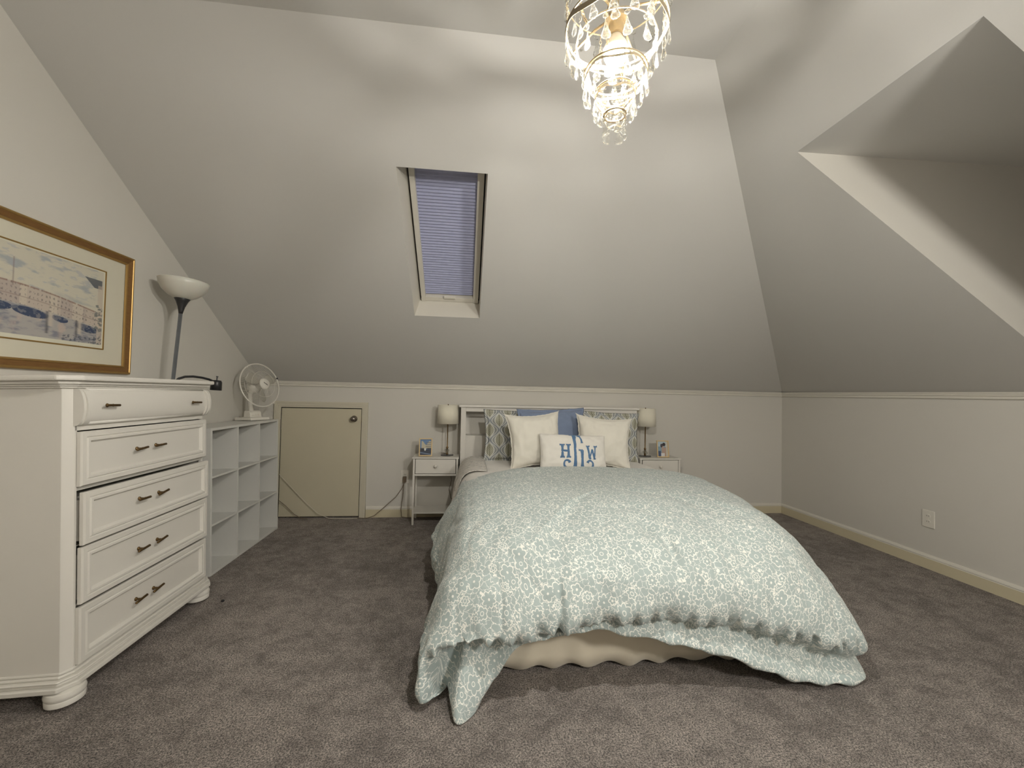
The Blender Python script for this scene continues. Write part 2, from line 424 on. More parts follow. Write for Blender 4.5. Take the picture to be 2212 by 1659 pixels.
# skylight shaft and window (normal of the slope is nn)
nn = Vector((0, SB, 1)).normalized()
def SP(x, y, d): return Vector((x, y, zb(y))) + nn * d
D = .185
a0, a1, b1, b0 = SP(SX0, SY0, 0), SP(SX1, SY0, 0), SP(SX1, SY1, 0), SP(SX0, SY1, 0)
IX0, IX1 = SX0 + .030, SX1 - .004
ia0, ia1, ib1, ib0 = SP(IX0, SY0, D), SP(IX1, SY0, D), SP(IX1, SY1 - .004, D), SP(IX0, SY1 - .004, D)
struct('trim_1', MB().poly([a0, a1, ia1, ia0]).poly([a1, b1, ib1, ia1]).poly([b1, b0, ib0, ib1]).poly([b0, a0, ia0, ib0]), MT['trim'])
wf = MB()
def slab(mb, x0, x1, y0, y1, d0, d1, mi=0):
    vs = [SP(x, y, d) for d in (d0, d1) for y in (y0, y1) for x in (x0, x1)]
    mb.add(vs, [(0, 2, 3, 1), (4, 5, 7, 6), (0, 1, 5, 4), (2, 6, 7, 3), (0, 4, 6, 2), (1, 3, 7, 5)], mi)
slab(wf, IX0 + .010, IX0 + .042, SY0, SY1 - .006, D - .035, D + .02)
slab(wf, IX1 - .048, IX1 - .008, SY0, SY1 - .006, D - .035, D + .02)
slab(wf, IX0 + .042, IX1 - .048, SY1 - .040, SY1 - .006, D - .030, D + .02)
slab(wf, IX0 + .042, IX1 - .048, SY0, SY0 + .03, D - .035, D + .02)
slab(wf, IX0 - .06, IX1 + .06, SY0 - .06, SY1 + .08, D + .022, D + .03, 1)
slab(wf, IX0 - .06, IX0 - .002, SY0 - .06, SY1 + .08, D + .001, D + .022, 1)
slab(wf, IX1 + .002, IX1 + .06, SY0 - .06, SY1 + .08, D + .001, D + .022, 1)
slab(wf, IX0 - .06, IX1 + .06, SY1 - .003, SY1 + .08, D + .001, D + .022, 1)
w1 = struct('window_1', wf, [MT['trim'], MT['gap']], bevel=.002)
# cellular blind: accordion pleats
bl = MB(); G = []
npl = 48
yy0, yy1 = SY0 + .02, SY1 - .048
for i in range(npl * 2 + 1):
    f = i / (npl * 2); y = yy0 + (yy1 - yy0) * f
    d = D + .004 + (.0040 if i % 2 else -.0030) 
    if f < .10: d = D + .010
    G.append([SP(x, y, d + .0012 * math.sin(x * 25 + i * 1.7)) for x in np.linspace(IX0 + .042, IX1 - .048, 14)])
bl.grid(G)
mk('cellular_blind', bl, MT['blind'], w1, solid=.001)
hb = MB(); xm = (IX0 + IX1) / 2
slab(hb, xm - .045, xm + .045, SY1 - .060, SY1 - .043, D - .045, D - .028)
mk('handle', hb, MT['plastic'], w1, bevel=.003)

# trims -------------------------------------------------------------
rail_prof = [(0, -.045), (.008, -.045), (.012, -.040), (.012, -.034), (.006, -.030), (.006, -.026), (.014, -.022), (.014, -.014), (.018, -.010), (.020, 0), (0, 0)]
m = MB(); m.prism([(YB - p, ZK + q) for p, q in rail_prof], XL, XR - .001, 'x'); struct('trim_2', m, MT['trim'])
m = MB(); m.prism([(XR - p, ZK + q) for p, q in rail_prof], YF, YB - .001, 'y'); struct('trim_3', m, MT['trim'])
bb = [(0, 0), (.014, 0), (.014, .072)]; bc = [(0, .072), (.014, .072), (.011, .077), (.015, .080), (.013, .088), (.007, .099), (0, .099)]
def base_x(name, x0, x1):
    m = MB(); m.prism([(YB - p, q) for p, q in bb + [(0, .072)]], x0, x1, 'x', 0); m.prism([(YB - p, q) for p, q in bc], x0, x1, 'x', 1)
    struct(name, m, [MT['base'], MT['trim']])
base_x('baseboard_back', DX1 + .06, XR - .001)
m = MB(); m.prism([(XR - p, q) for p, q in bb + [(0, .072)]], YF, YB - .001, 'y', 0); m.prism([(XR - p, q) for p, q in bc], YF, YB - .001, 'y', 1)
struct('baseboard_right', m, [MT['base'], MT['trim']])
m = MB(); m.prism([(XL + p, q) for p, q in bb + [(0, .072)]], YF, YB - .001, 'y', 0); m.prism([(XL + p, q) for p, q in bc], YF, YB - .001, 'y', 1)
struct('baseboard_left', m, [MT['base'], MT['trim']])

# attic door --------------------------------------------------------
d = struct('door_1', MB().box(DX0 + .004, DX1 - .005, YB - .004, YB + .030, .012, DZ - .006), MT['cream'], bevel=.0015)
def casing_piece(path_in, path_out):
    m = MB(); return m
cs = MB(); cw = .056
# stepped casing: three nested frames with mitred corners
for (i0, i1, dp) in ((.002, .018, .010), (.018, .040, .016), (.040, .056, .022)):
    L = [(DX0 - i0, 0), (DX0 - i0, DZ + i0), (DX1 + i0, DZ + i0), (DX1 + i0, 0)]
    O = [(DX0 - i1, 0), (DX0 - i1, DZ + i1), (DX1 + i1, DZ + i1), (DX1 + i1, 0)]
    for k in range(3):
        q = [L[k], L[k + 1], O[k + 1], O[k]]
        cs.add([(x, YB - dp, z) for x, z in q] + [(x, YB - .0002, z) for x, z in q],
               [(0, 1, 2, 3), (7, 6, 5, 4), (0, 4, 5, 1), (1, 5, 6, 2), (2, 6, 7, 3), (3, 7, 4, 0)])
mk('casing', cs, MT['casing'], d)
kn = MB().lathe([(0, -.058), (.012, -.058), (.021, -.052), (.025, -.042), (.022, -.032), (.012, -.026), (.011, -.010), (.027, -.008), (.030, -.001)], (-1.017, YB - .004, .901), 28, 'y')
mk('door_knob', kn, MT['nickel'], d, smooth=True)
mk('latch_plate', MB().box(DX1 - .0045, DX1 - .0005, YB - .003, YB + .02, .872, .928), MT['brass'], d)
mk('hinge', MB().lathe([(.0055, .80), (.0055, .89)], (DX0 + .001, YB - .006, 0), 10), MT['nickel'], d)

# wall outlets ------------------------------------------------------
def outlet(loc, rz, label):
    t = thing('wall_outlet', label, 'outlet', loc, (0, 0, rz))
    mk('cover_plate', MB().box(-.040, .040, -.006, 0, -.060, .060), MT['plastic'], t, world=False, bevel=.003)
    for s in (-1, 1):
        r = MB().prism([(.0165 * math.cos(a) * (1 if abs(math.cos(a)) < .8 else .9), s * .0195 + .0145 * math.sin(a)) for a in np.linspace(0, 2 * PI, 20, endpoint=False)], -.0085, -.005, 'y')
        ro = mk('receptacle', r, MT['plastic'], t, world=False)
        for x in (-.006, .006):
            mk('slot', MB().box(x - .0012, x + .0012, -.0090, -.0083, s * .0195 - .002, s * .0195 + .007), MT['gap'], ro, world=False)
    mk('screw', MB().lathe([(.003, -.0078), (.003, -.005)], (0, 0, 0), 10, 'y'), MT['plastic'], t, world=False)
    return t
outlet((XR, 2.606, .346), -PI / 2, 'white duplex outlet on the bare right knee wall')
outlet((-.545, YB, .370), 0, 'white duplex outlet beside the left nightstand with cords plugged in')
tag(mk('extension_cord', MB().box(-.560, -.530, YB - .034, YB - .009, .325, .375)
    .tube([(-.545, YB - .03, .33), (-.565, YB - .035, .27), (-.62, YB - .04, .19), (-.72, YB - .05, .10), (-.80, YB - .06, .03), (-.86, YB - .06, .010), (-.98, YB - .05, .006)], .0032, 6)
    .tube([(-.55, YB - .03, .33), (-.555, YB - .03, .2), (-.57, YB - .03, .08), (-.56, YB - .04, .012), (-.50, YB - .06, .008)], .003, 6), MT['cordb'], smooth=False),
    'brown plug and thin cords hanging from the outlet beside the left nightstand', 'cord')
tag(mk('carpet_scrap', MB().lathe([(0, 0), (.008, .001), (.009, .005), (.004, .009), (0, .010)], (-1.285, 2.445, .001), 7), MT['dark']), 'tiny dark scrap lying on the carpet by the far dresser foot', 'scrap')

# ------------------------------------------------------------------ dresser
XFc = -1.405; Y0, Y1 = 1.688, 2.502; XBk = -1.797
dr = thing('dresser', 'tall white five drawer chest with curved top drawer and bun feet', 'dresser', ((XFc + XBk) / 2, (Y0 + Y1) / 2, 0), (0, -.035, 0))
CH = .030; CX_ = .018
def oct_(o, xb=XBk):   # plan outline with chamfered front corners, offset by o
    return [(xb, Y0 - o), (XFc - CX_ + o * .5, Y0 - o), (XFc + o, Y0 + CH - o * .4), (XFc + o, Y1 - CH + o * .4), (XFc - CX_ + o * .5, Y1 + o), (xb, Y1 + o)]
def slabz(mb, o, z0, z1, mi=0): return mb.prism(oct_(o), z0, z1, 'z', mi)
# carcass: sides, back and front frame, hollow behind the drawers
ca = MB()
ca.box(XBk, XFc - CX_, Y0, Y0 + .018, .10, 1.16).box(XBk, XFc - CX_, Y1 - .018, Y1, .10, 1.16).box(XBk, XBk + .01, Y0, Y1, .10, 1.16)
ca.prism([(XFc - CX_, Y0), (XFc, Y0 + CH), (XFc, Y0 + CH + .010), (XFc - CX_, Y0 + CH + .010)], .10, 1.16, 'z')
ca.prism([(XFc - CX_, Y1), (XFc, Y1 - CH), (XFc, Y1 - CH - .006), (XFc - CX_, Y1 - CH - .006)], .10, 1.16, 'z')
for z0, z1 in ((.982, 1.006), (.10, .119)): ca.box(XBk + .02, XFc, Y0 + .03, Y1 - .03, z0, z1)
for z0, z1 in ((.757, .770), (.551, .555), (.331, .338)): ca.box(XBk + .02, XFc - .006, Y0 + .03, Y1 - .03, z0, z1)
mk('carcass', ca, MT['white'], dr, bevel=.0015)
bs = MB(); slabz(bs, .034, .062, .080); slabz(bs, .022, .080, .091); slabz(bs, .026, .091, .098); slabz(bs, .010, .098, .108); slabz(bs, .004, .108, .118)
mk('base_moulding', bs, MT['white'], dr, bevel=.004)
tp = MB(); slabz(tp, .050, 1.168, 1.188)
mk('top', tp, MT['white'], dr, bevel=.006)
cn = MB(); slabz(cn, .012, 1.142, 1.149); slabz(cn, .020, 1.149, 1.156); slabz(cn, .030, 1.156, 1.168)
mk('cornice', cn, MT['white'], dr, bevel=.002)
foot_prof = [(.030, .0625), (.042, .0620), (.053, .056), (.057, .044), (.055, .034), (.0530, .031), (.055, .028), (.054, .012), (.040, .004), (.0, .002)]
for fx, fy in ((XFc - .014, Y0 + .018), (XFc - .016, Y1 - .048), (XBk + .08, Y0 + .07), (XBk + .06, Y1 - .05)):
    mk('bun_foot', MB().lathe(foot_prof, (fx, fy, 0), 32), MT['white'], dr, auto=.7)
# flat fronted drawers with raised moulding
def drawer(z0, z1, pull, name='drawer'):
    a, b = Y0 + CH + .006, Y1 - CH + .002
    x0, x1 = XFc + .001 + pull, XFc + .019 + pull
    m = MB()
    steps = ((0, x1 - .006), (.004, x1), (.020, x1), (.024, x1 - .004), (.028, x1 + .001), (.036, x1 + .001), (.044, x1 - .012))
    for k in range(len(steps) - 1):
        i0, h0 = steps[k]; i1, h1 = steps[k + 1]
        L = [(h0, a + i0, z0 + i0), (h0, b - i0, z0 + i0), (h0, b - i0, z1 - i0), (h0, a + i0, z1 - i0)]
        O = [(h1, a + i1, z0 + i1), (h1, b - i1, z0 + i1), (h1, b - i1, z1 - i1), (h1, a + i1, z1 - i1)]
        m.add(L + O, [(q, (q + 1) % 4, 4 + (q + 1) % 4, 4 + q) for q in range(4)])
    i1, h1 = steps[-1]
    m.add([(h1, a + i1, z0 + i1), (h1, b - i1, z0 + i1), (h1, b - i1, z1 - i1), (h1, a + i1, z1 - i1)], [(0, 1, 2, 3)])
    h0 = steps[0][1]
    m.add([(h0, a, z0), (h0, b, z0), (h0, b, z1), (h0, a, z1), (x0, a, z0), (x0, b, z0), (x0, b, z1), (x0, a, z1)],
          [(0, 4, 5, 1), (1, 5, 6, 2), (2, 6, 7, 3), (3, 7, 4, 0), (4, 7, 6, 5)])
    m.box(XBk + .03, x0 - .0005, a + .012, b - .012, z0 + .014, z1 - .030)
    return mk(name, m, MT['white'], dr, weld=True), x1 - .012
def tpull(par, y, z, x, tilt):
    m = MB().lathe([(.008, 0), (.008, .003), (.0045, .006), (.004, .022), (.006, .024)], (0, 0, 0), 12, 'x')
    cvec = Vector((0, math.cos(tilt), math.sin(tilt)))
    m.tube([Vector((.025, 0, 0)) + cvec * s for s in (-.033, -.031, -.01, .01, .031, .033)], [.0035, .0052, .0048, .0048, .0052, .0035], 10)
    m.v = [(p[0] + x, p[1] + y, p[2] + z) for p in m.v]
    o = mk('handle', m, MT['brass'], par, auto=.8); return o
for (z0, z1, pull, hs) in ((.774, .978, .001, ((2.000, .880, .08), (2.112, .882, .03))),
                          (.556, .752, .012, ((2.000, .662, -.02), (2.115, .662, .16))),
                          (.340, .548, .006, ((2.005, .443, .08), (2.115, .445, .16))),
                          (.122, .328, .0, ((2.000, .227, .12), (2.102, .228, .14)))):
    o, xf = drawer(z0, z1, pull)
    for (y, z, tl) in hs: tpull(o, y, z, xf, tl)
# curved (ogee fronted) top drawer
def arc(z0, z1, dep, n=14, x=XFc):
    zm, h = (z0 + z1) / 2, (z1 - z0) / 2
    return [(x + dep * math.cos(a) ** .8, zm + h * math.sin(a)) for a in np.linspace(-PI / 2 + .0001, PI / 2 - .0001, n)]
m = MB()
m.prism([(XFc - .001, 1.006)] + arc(1.006, 1.142, .028) + [(XFc - .001, 1.142)], Y0 + .063, Y1 - .05, 'y')
top_dr = mk('curved_drawer', m, MT['white'], dr, auto=.7)
for (ya, yb, dd) in ((Y0 + .026, Y0 + .037, .034), (Y0 + .037, Y0 + .049, .040), (Y0 + .049, Y0 + .064, .036), (Y1 - .050, Y1 - .034, .036), (Y1 - .034, Y1 - .022, .040), (Y1 - .022, Y1 - .010, .034)):
    mm = MB(); mm.prism([(XFc - .030, 1.000)] + arc(1.000, 1.142, dd) + [(XFc - .030, 1.142)], ya, yb, 'y')
    mk('end_moulding', mm, MT['white'], top_dr, auto=.7)
mk('bead', MB().tube([(XFc + .008, Y0 + .06, 1.010), (XFc + .008, Y1 - .05, 1.010)], .008, 10).tube([(XFc + .010, Y0 + .06, 1.136), (XFc + .010, Y1 - .05, 1.136)], .006, 10), MT['white'], top_dr, smooth=True)
for y in (1.822, 2.345): tpull(top_dr, y, 1.074, XFc + .026, -.03)

# ------------------------------------------------------------------ cube shelf
sx0, sx1, sy0, sy1, sh = -1.815, -1.527, 2.757, 3.680, .905
cu = thing('cube_shelf', 'white nine cube open shelf standing between dresser and attic door', 'shelf', ((sx0 + sx1) / 2, (sy0 + sy1) / 2, .002), (0, -.030, 0))
T = .016
mk('side_panel', MB().box(sx0, sx1, sy0, sy0 + T, 0, sh - T), MT['whitecool'], cu, bevel=.001)
mk('side_panel', MB().box(sx0, sx1, sy1 - T, sy1, 0, sh - T), MT['whitecool'], cu, bevel=.001)
mk('top_panel', MB().box(sx0, sx1, sy0, sy1, sh - T, sh), MT['whitecool'], cu, bevel=.001)
mk('bottom_panel', MB().box(sx0, sx1, sy0 + T, sy1 - T, .0, .016), MT['whitecool'], cu)
mk('back_panel', MB().box(sx0 + .002, sx0 + .006, sy0 + T, sy1 - T, .016, sh - T), MT['whitecool'], cu)
cw_ = (sy1 - sy0 - 2 * T - 2 * .012) / 3; ch_ = (sh - T - .016 - 2 * .012) / 3
for k in (1, 2):
    y = sy0 + T + k * cw_ + (k - 1) * .012
    mk('divider', MB().box(sx0 + .006, sx1 - .001, y, y + .012, .016, sh - T), MT['whitecool'], cu)
for k in (1, 2):
    z = .016 + k * ch_ + (k - 1) * .012
    for j in range(3):
        y = sy0 + T + j * (cw_ + .012)
        mk('shelf_board', MB().box(sx0 + .006, sx1 - .001, y, y + cw_, z, z + .012), MT['whitecool'], cu)

# ------------------------------------------------------------------ desk fan
fan = thing('desk_fan', 'white desk fan with round wire grille standing on the cube shelf', 'fan', (-1.700, 3.560, sh + .003), (0, -.02, math.radians(-24)))
# local +x is the way it blows
mk('base', MB().box(-.085, .085, -.085, .085, 0, .022), MT['plastic'], fan, world=False, bevel=.004)
mk('control_box', MB().prism([(-.035, .022), (.040, .022), (.032, .062), (.020, .074), (-.030, .074)], -.050, .050, 'y'), MT['plastic'], fan, world=False, bevel=.004)
for y in (-.028, 0, .028):
    mk('button', MB().box(.034, .044, y - .009, y + .009, .036, .048), MT['plastic'], fan, world=False, bevel=.002)
mk('neck', MB().tube([(-.01, 0, .06), (-.025, 0, .12), (-.035, .006, .20), (-.025, .010, .25)], [.020, .016, .015, .018], 14), MT['plastic'], fan, world=False, smooth=True)
FZ = .280; TL = Matrix.Rotation(math.radians(-12), 4, 'Y')
hd = lambda m: (m.rot(TL), m.rot(Matrix.Translation((.040, .030, FZ))))[0]
m = MB().lathe([(0, -.115), (.030, -.112), (.045, -.095), (.050, -.06), (.046, -.03), (.0, -.03)], (0, 0, 0), 24, 'x'); hd(m)
mk('motor_housing', m, MT['plastic'], fan, world=False, smooth=True)
RG = .176
m = MB(); m.tube([(0, RG * math.cos(a), RG * math.sin(a)) for a in np.linspace(0, 2 * PI, 72, endpoint=False)], .0055, 8, closed=True); hd(m)
mk('grille_ring', m, MT['plastic'], fan, world=False, smooth=True)
m = MB()
for k in range(72):
    a = 2 * PI * k / 72 + .02
    for sgn, dep in ((1, .050), (-1, .055)):
        pts = []
        for f in (0, .25, .55, .85, 1):
            r = .034 + (RG - .034) * f; a2 = a + .35 * (1 - f) * (1 if sgn > 0 else 0)
            pts.append((sgn * dep * (1 - f ** 3), r * math.cos(a2), r * math.sin(a2)))
        m.tube(pts, .0008, 4, caps=False)
for sgn, dep in ((1, .046), (-1, .050)):
    m.tube([(sgn * dep * .80, .105 * math.cos(a), .105 * math.sin(a)) for a in np.linspace(0, 2 * PI, 48, endpoint=False)], .0016, 6, closed=True)
hd(m); mk('wire_grille', m, MT['plastic'], fan, world=False)
m = MB().lathe([(0, .060), (.036, .058), (.046, .050), (.046, .046), (0, .046)], (0, 0, 0), 32, 'x'); hd(m)
cap = mk('grille_cap', m, MT['plastic'], fan, world=False, smooth=True)
m = MB().tube([(.0605, -.016, .010), (.0612, -.006, .001), (.0612, .004, -.004), (.0605, .014, -.012)], .0022, 6); hd(m)
mk('badge', m, MT['dark'], cap, world=False)
for k in range(3):
    a0_ = 2 * PI * k / 3 + .5; G = []
    for i in range(10):
        f = i / 9; r = .020 + .122 * f; wd = (.50 - .12 * f) * (1 if f > .1 else .8) * math.sqrt(max(.02, 1 - max(0, f - .6) ** 2 * 5.2))
        G.append([(.012 - .030 * (g - .5), r * math.cos(a0_ + wd * (g - .5) * 2), r * math.sin(a0_ + wd * (g - .5) * 2)) for g in np.linspace(0, 1, 9)])
    m = MB().grid(G); hd(m)
    mk('blade', m, MT['blade'], fan, world=False, smooth=True, solid=.002)
m = MB().lathe([(0, .030), (.018, .028), (.022, .01), (.022, -.03), (0, -.03)], (0, 0, 0), 20, 'x'); hd(m)
mk('blade_hub', m, MT['plastic'], fan, world=False, smooth=True)
for a in (.35, 2.2, -1.0):
    m = MB().box(-.008, .010, RG * math.cos(a) - .004, RG * math.cos(a) + .006, RG * math.sin(a) - .006, RG * math.sin(a) + .006); hd(m)
    mk('grille_clip', m, MT['dark'] if a == .35 else MT['plastic'], fan, world=False)
tag(mk('fan_cord', MB().tube([(-1.79, 3.60, .922), (-1.80, 3.69, .920), (-1.795, 3.705, .80), (-1.72, 3.75, .62), (-1.66, YB - .035, .42), (-1.55, YB - .035, .30), (-1.42, YB - .035, .16), (-1.30, YB - .04, .05), (-1.20, YB - .05, .008), (-1.05, YB - .06, .006), (-.95, YB - .06, .006)], .0026, 6), MT['cordw'], smooth=True),
    'thin white cord drooping from the cube shelf across the attic door', 'cord')
tag(mk('loose_cord', MB().tube([(-1.68, 3.70, .30), (-1.66, YB - .06, .20), (-1.58, YB - .035, .12), (-1.50, YB - .035, .04), (-1.44, YB - .04, .008), (-1.38, YB - .05, .005)], .0026, 6), MT['cordb'], smooth=True),
    'short brown cord low on the attic door beside the cube shelf', 'cord')

# ------------------------------------------------------------------ torchiere floor lamp
fl = thing('floor_lamp', 'grey torchiere floor lamp with frosted bowl leaning behind the dresser', 'lamp', (-1.752, 2.585, 0), (-.040, .042, 0))
mk('base', MB().lathe([(0, 0), (.090, 0), (.092, .008), (.085, .014), (.02, .024), (.012, .035), (0, .035)], n=32), MT['steel'], fl, world=False, smooth=True)
mk('pole', MB().lathe([(.0105, .03), (.0105, .60), (.0115, .60), (.0115, .62), (.010, .62), (.010, 1.60)], n=16), MT['steel'], fl, world=False, smooth=True)
mk('cup', MB().lathe([(.010, 1.595), (.013, 1.61), (.018, 1.635), (.030, 1.668), (.044, 1.692), (.042, 1.694), (.0, 1.68)], n=28), MT['dark'], fl, world=False, smooth=True)
bowl = MB().lathe([(r * .84, z) for r, z in [(.0, 1.682), (.048, 1.684), (.085, 1.700), (.120, 1.728), (.143, 1.762), (.149, 1.788), (.146, 1.790), (.139, 1.765), (.117, 1.733), (.083, 1.706), (.048, 1.690), (0, 1.688)]], n=48)
bo = mk('bowl_shade', bowl, MT['opal'], fl, world=False, smooth=True)
mk('reading_arm', MB().tube([(.01, 0, 1.19), (.02, .015, 1.212), (.035, .045, 1.227), (.055, .085, 1.233), (.078, .130, 1.231), (.098, .170, 1.224), (.112, .205, 1.212)], .007, 8), MT['dark'], fl, world=False, smooth=True)
rh = mk('reading_head', MB().lathe([(0, .03), (.024, .028), (.030, .016), (.032, -.035), (.028, -.036), (0, -.030)], (.115, .222, 1.195), 20), MT['dark'], fl, world=False, smooth=True)
mk('switch_knob', MB().lathe([(.004, 0), (.004, .018), (.006, .020), (.006, .026), (0, .027)], (.115, .222, 1.224), 10), MT['dark'], rh, world=False)

# ------------------------------------------------------------------ framed picture
def frame_ring(mb, P, steps, mi=0, face='x'):
    # P: (y0,y1,z0,z1) outer; steps: (inset, height) profile on a wall facing +x at XL
    y0, y1, z0, z1 = P
    for k in range(len(steps) - 1):
        i0, h0 = steps[k][:2]; i1, h1 = steps[k + 1][:2]; mi = steps[k][2] if len(steps[k]) > 2 else 0
        L = [(XL + h0, y0 + i0, z0 + i0), (XL + h0, y1 - i0, z0 + i0), (XL + h0, y1 - i0, z1 - i0), (XL + h0, y0 + i0, z1 - i0)]
        O = [(XL + h1, y0 + i1, z0 + i1), (XL + h1, y1 - i1, z0 + i1), (XL + h1, y1 - i1, z1 - i1), (XL + h1, y0 + i1, z1 - i1)]
        mb.add(L + O, [(q, (q + 1) % 4, 4 + (q + 1) % 4, 4 + q) for q in range(4)], mi)
pf = thing('framed_picture', 'large framed watercolour of a bridge hanging above the dresser', 'picture', (XL, 2.06, 1.54))
PY = (1.625, 2.495, 1.222, 1.857)
m = MB()
frame_ring(m, PY, [(0, .0005, 1), (0, .018, 1), (.004, .024, 1), (.009, .024, 1), (.012, .021, 0), (.034, .014, 0), (.036, .016, 1), (.042, .015, 1), (.045, .008, 1)])
mk('frame', m, [MT['woodgold'], MT['gold']], pf)
mk('mat_board', MB().box(XL + .0015, XL + .006, PY[0] + .044, PY[1] - .044, PY[2] + .044, PY[3] - .044), MT['mat'], pf)
QY = (1.785, 2.335, 1.340, 1.742)
m = MB(); frame_ring(m, QY, [(0, .0062), (0, .009), (.006, .009), (.006, .0062)]); mk('fillet', m, MT['gold'], pf)
def vgrid(nu, nv, fpos, fcol):
    m = MB(); U, V = np.meshgrid(np.linspace(0, 1, nu), np.linspace(0, 1, nv), indexing='ij')
    P = fpos(U, V); m.v = [tuple(p) for p in P.reshape(-1, 3)]
    idx = np.arange(nu * nv).reshape(nu, nv)
    m.f = np.stack([idx[:-1, :-1], idx[1:, :-1], idx[1:, 1:], idx[:-1, 1:]], -1).reshape(-1, 4).tolist(); m.mi = [0] * len(m.f)
    C = fcol(U, V); m.col = np.concatenate([C.reshape(-1, 3), np.ones((nu * nv, 1))], 1); return m
rng = np.random.RandomState(7)
def vnoise(x, y, seed=0, octv=4):
    out = 0; amp = 1; tot = 0
    for o in range(octv):
        r = np.random.RandomState(seed * 31 + o); T_ = r.rand(64, 64)
        fx, fy = x * 2 ** o, y * 2 ** o; xi, yi = np.floor(fx).astype(int), np.floor(fy).astype(int); tx, ty = fx - xi, fy - yi
        tx = tx * tx * (3 - 2 * tx); ty = ty * ty * (3 - 2 * ty)
        g = lambda a, b: T_[a % 64, b % 64]
        out = out + amp * ((g(xi, yi) * (1 - tx) + g(xi + 1, yi) * tx) * (1 - ty) + (g(xi, yi + 1) * (1 - tx) + g(xi + 1, yi + 1) * tx) * ty)
        tot += amp; amp *= .55
    return out / tot
def sm(x, a, b):
    t = np.clip((x - a) / (b - a), 0, 1); return t * t * (3 - 2 * t)
def lerp(C, col, k): return C * (1 - k[..., None]) + np.array(col) * k[..., None]
def bridge_art(U, V):
    C = np.ones(U.shape + (3,)) * np.array((.56, .53, .43))
    n1 = vnoise(U * 7 + V * 2, V * 14, 1); C = lerp(C, (.30, .33, .36), sm(n1, .52, .75) * .8 * sm(V, .5, .6))
    n2 = vnoise(U * 16, V * 30, 2); C = lerp(C, (.36, .38, .42), sm(n2, .6, .75) * .55 * sm(V, .52, .62))
    deck = .56 - .10 * U + .05 * np.cos((U - .3) * 3.0)      # roof line of the houses on the bridge
    low = .37 - .10 * U + .03 * np.cos((U - .3) * 3.0)
    hills = sm(V, .50, .52) * (1 - sm(V, deck + .03, deck + .08)) * sm(U, .45, .7)
    C = lerp(C, (.16, .22, .30), hills * .6 * vnoise(U * 30, V * 30, 3))
    on = sm(V, low - .01, low) * (1 - sm(V, deck, deck + .012))
    C = lerp(C, (.47, .40, .34), on * .9)
    rows = (np.sin(U * 190 + 5 * vnoise(U * 30, V * 8, 14)) > .2) & (np.sin((V - low) * 120 + 4 * vnoise(U * 25, V * 3, 15)) > .1)
    fac = np.floor(U * 34 + .8 * vnoise(U * 20, V * 0, 13)); C = lerp(C, (.36, .30, .28), on * (np.sin(fac * 12.9) > .35) * .45); C = lerp(C, (.58, .52, .42), on * (np.sin(fac * 7.1) > .55) * .6)
    C = lerp(C, (.10, .09, .10), on * rows * (vnoise(U * 60, V * 40, 4) > .47) * .55)
    C = lerp(C, (.22, .12, .09), np.exp(-((V - deck) / .008) ** 2) * .8 * (vnoise(U * 40, V * 4, 5) > .35))
    C = lerp(C, (.22, .16, .14), np.exp(-((V - low - .08) / .005) ** 2) * .6)
    # piers, arches
    wt = 1 - sm(V, low - .012, low)
    C = lerp(C, (.38, .36, .34), wt)
    C = lerp(C, (.19, .20, .24), wt * sm(vnoise(U * 9, V * 20, 6), .40, .7) * .9)
    C = lerp(C, (.50, .40, .34), wt * sm(vnoise(U * 12, V * 6, 8), .55, .8) * .7)
    for (cx, w, h) in ((.34, .14, .10), (.58, .07, .07), (.83, .11, .09), (.10, .10, .09)):
        t = np.clip(1 - ((U - cx) / w) ** 2, 0, 1); top = low - .015
        k = ((V < top - .35 * h * (1 - np.sqrt(t))) & (V > top - h * (.45 + .55 * np.sqrt(t))) & (t > 0)).astype(float)
        C = lerp(C, (.045, .065, .12), k * (.65 + .35 * (vnoise(U * 30, V * 30, 9) > .45)))
    for px in (.47, .73):
        k = np.exp(-((U - px) / .014) ** 2) * (V < low) * (V > .10); C = lerp(C, (.08, .08, .09), k * (.5 + .5 * vnoise(U * 20, V * 30, 10)))
        k = np.exp(-((U - px - .03) / .02) ** 2) * (V < low) * (V > low - .16); C = lerp(C, (.52, .46, .38), k * .8)
    # roof corner and post at the right, mast at the left
    k = ((U > .80 + (.86 - V) * .9) & (V < .87) & (V > .76) & (U < .97)).astype(float); C = lerp(C, (.08, .09, .11), k * .9)
    k = ((U > .93) & (U < .985) & (V < .80)).astype(float); C = lerp(C, (.50, .42, .34), k * .6)
    k = ((U > .90) & (V < .55)).astype(float) * (vnoise(U * 40, V * 40, 11) > .5); C = lerp(C, (.08, .11, .12), k * .7)
    k = np.exp(-((U - .20) / .006) ** 2) * (V > .55) * (V < .85); C = lerp(C, (.25, .2, .18), k * .7)
    k = (V < .12) * (vnoise(U * 50, V * 50, 12) > .56) * (U > .6); C = lerp(C, (.06, .07, .10), k * .7)
    bord = (V < .045) | (U > .985) | (V > .985) | (U < .015); C = lerp(C, (.64, .62, .50), bord.astype(float))
    return C
m = vgrid(360, 260, lambda U, V: np.stack([np.full(U.shape, XL + .0068), QY[0] + .006 + U * (QY[1] - QY[0] - .012), QY[2] + .006 + V * (QY[3] - QY[2] - .012)], -1), bridge_art)
mk('watercolour_print', m, MT['print'], pf)

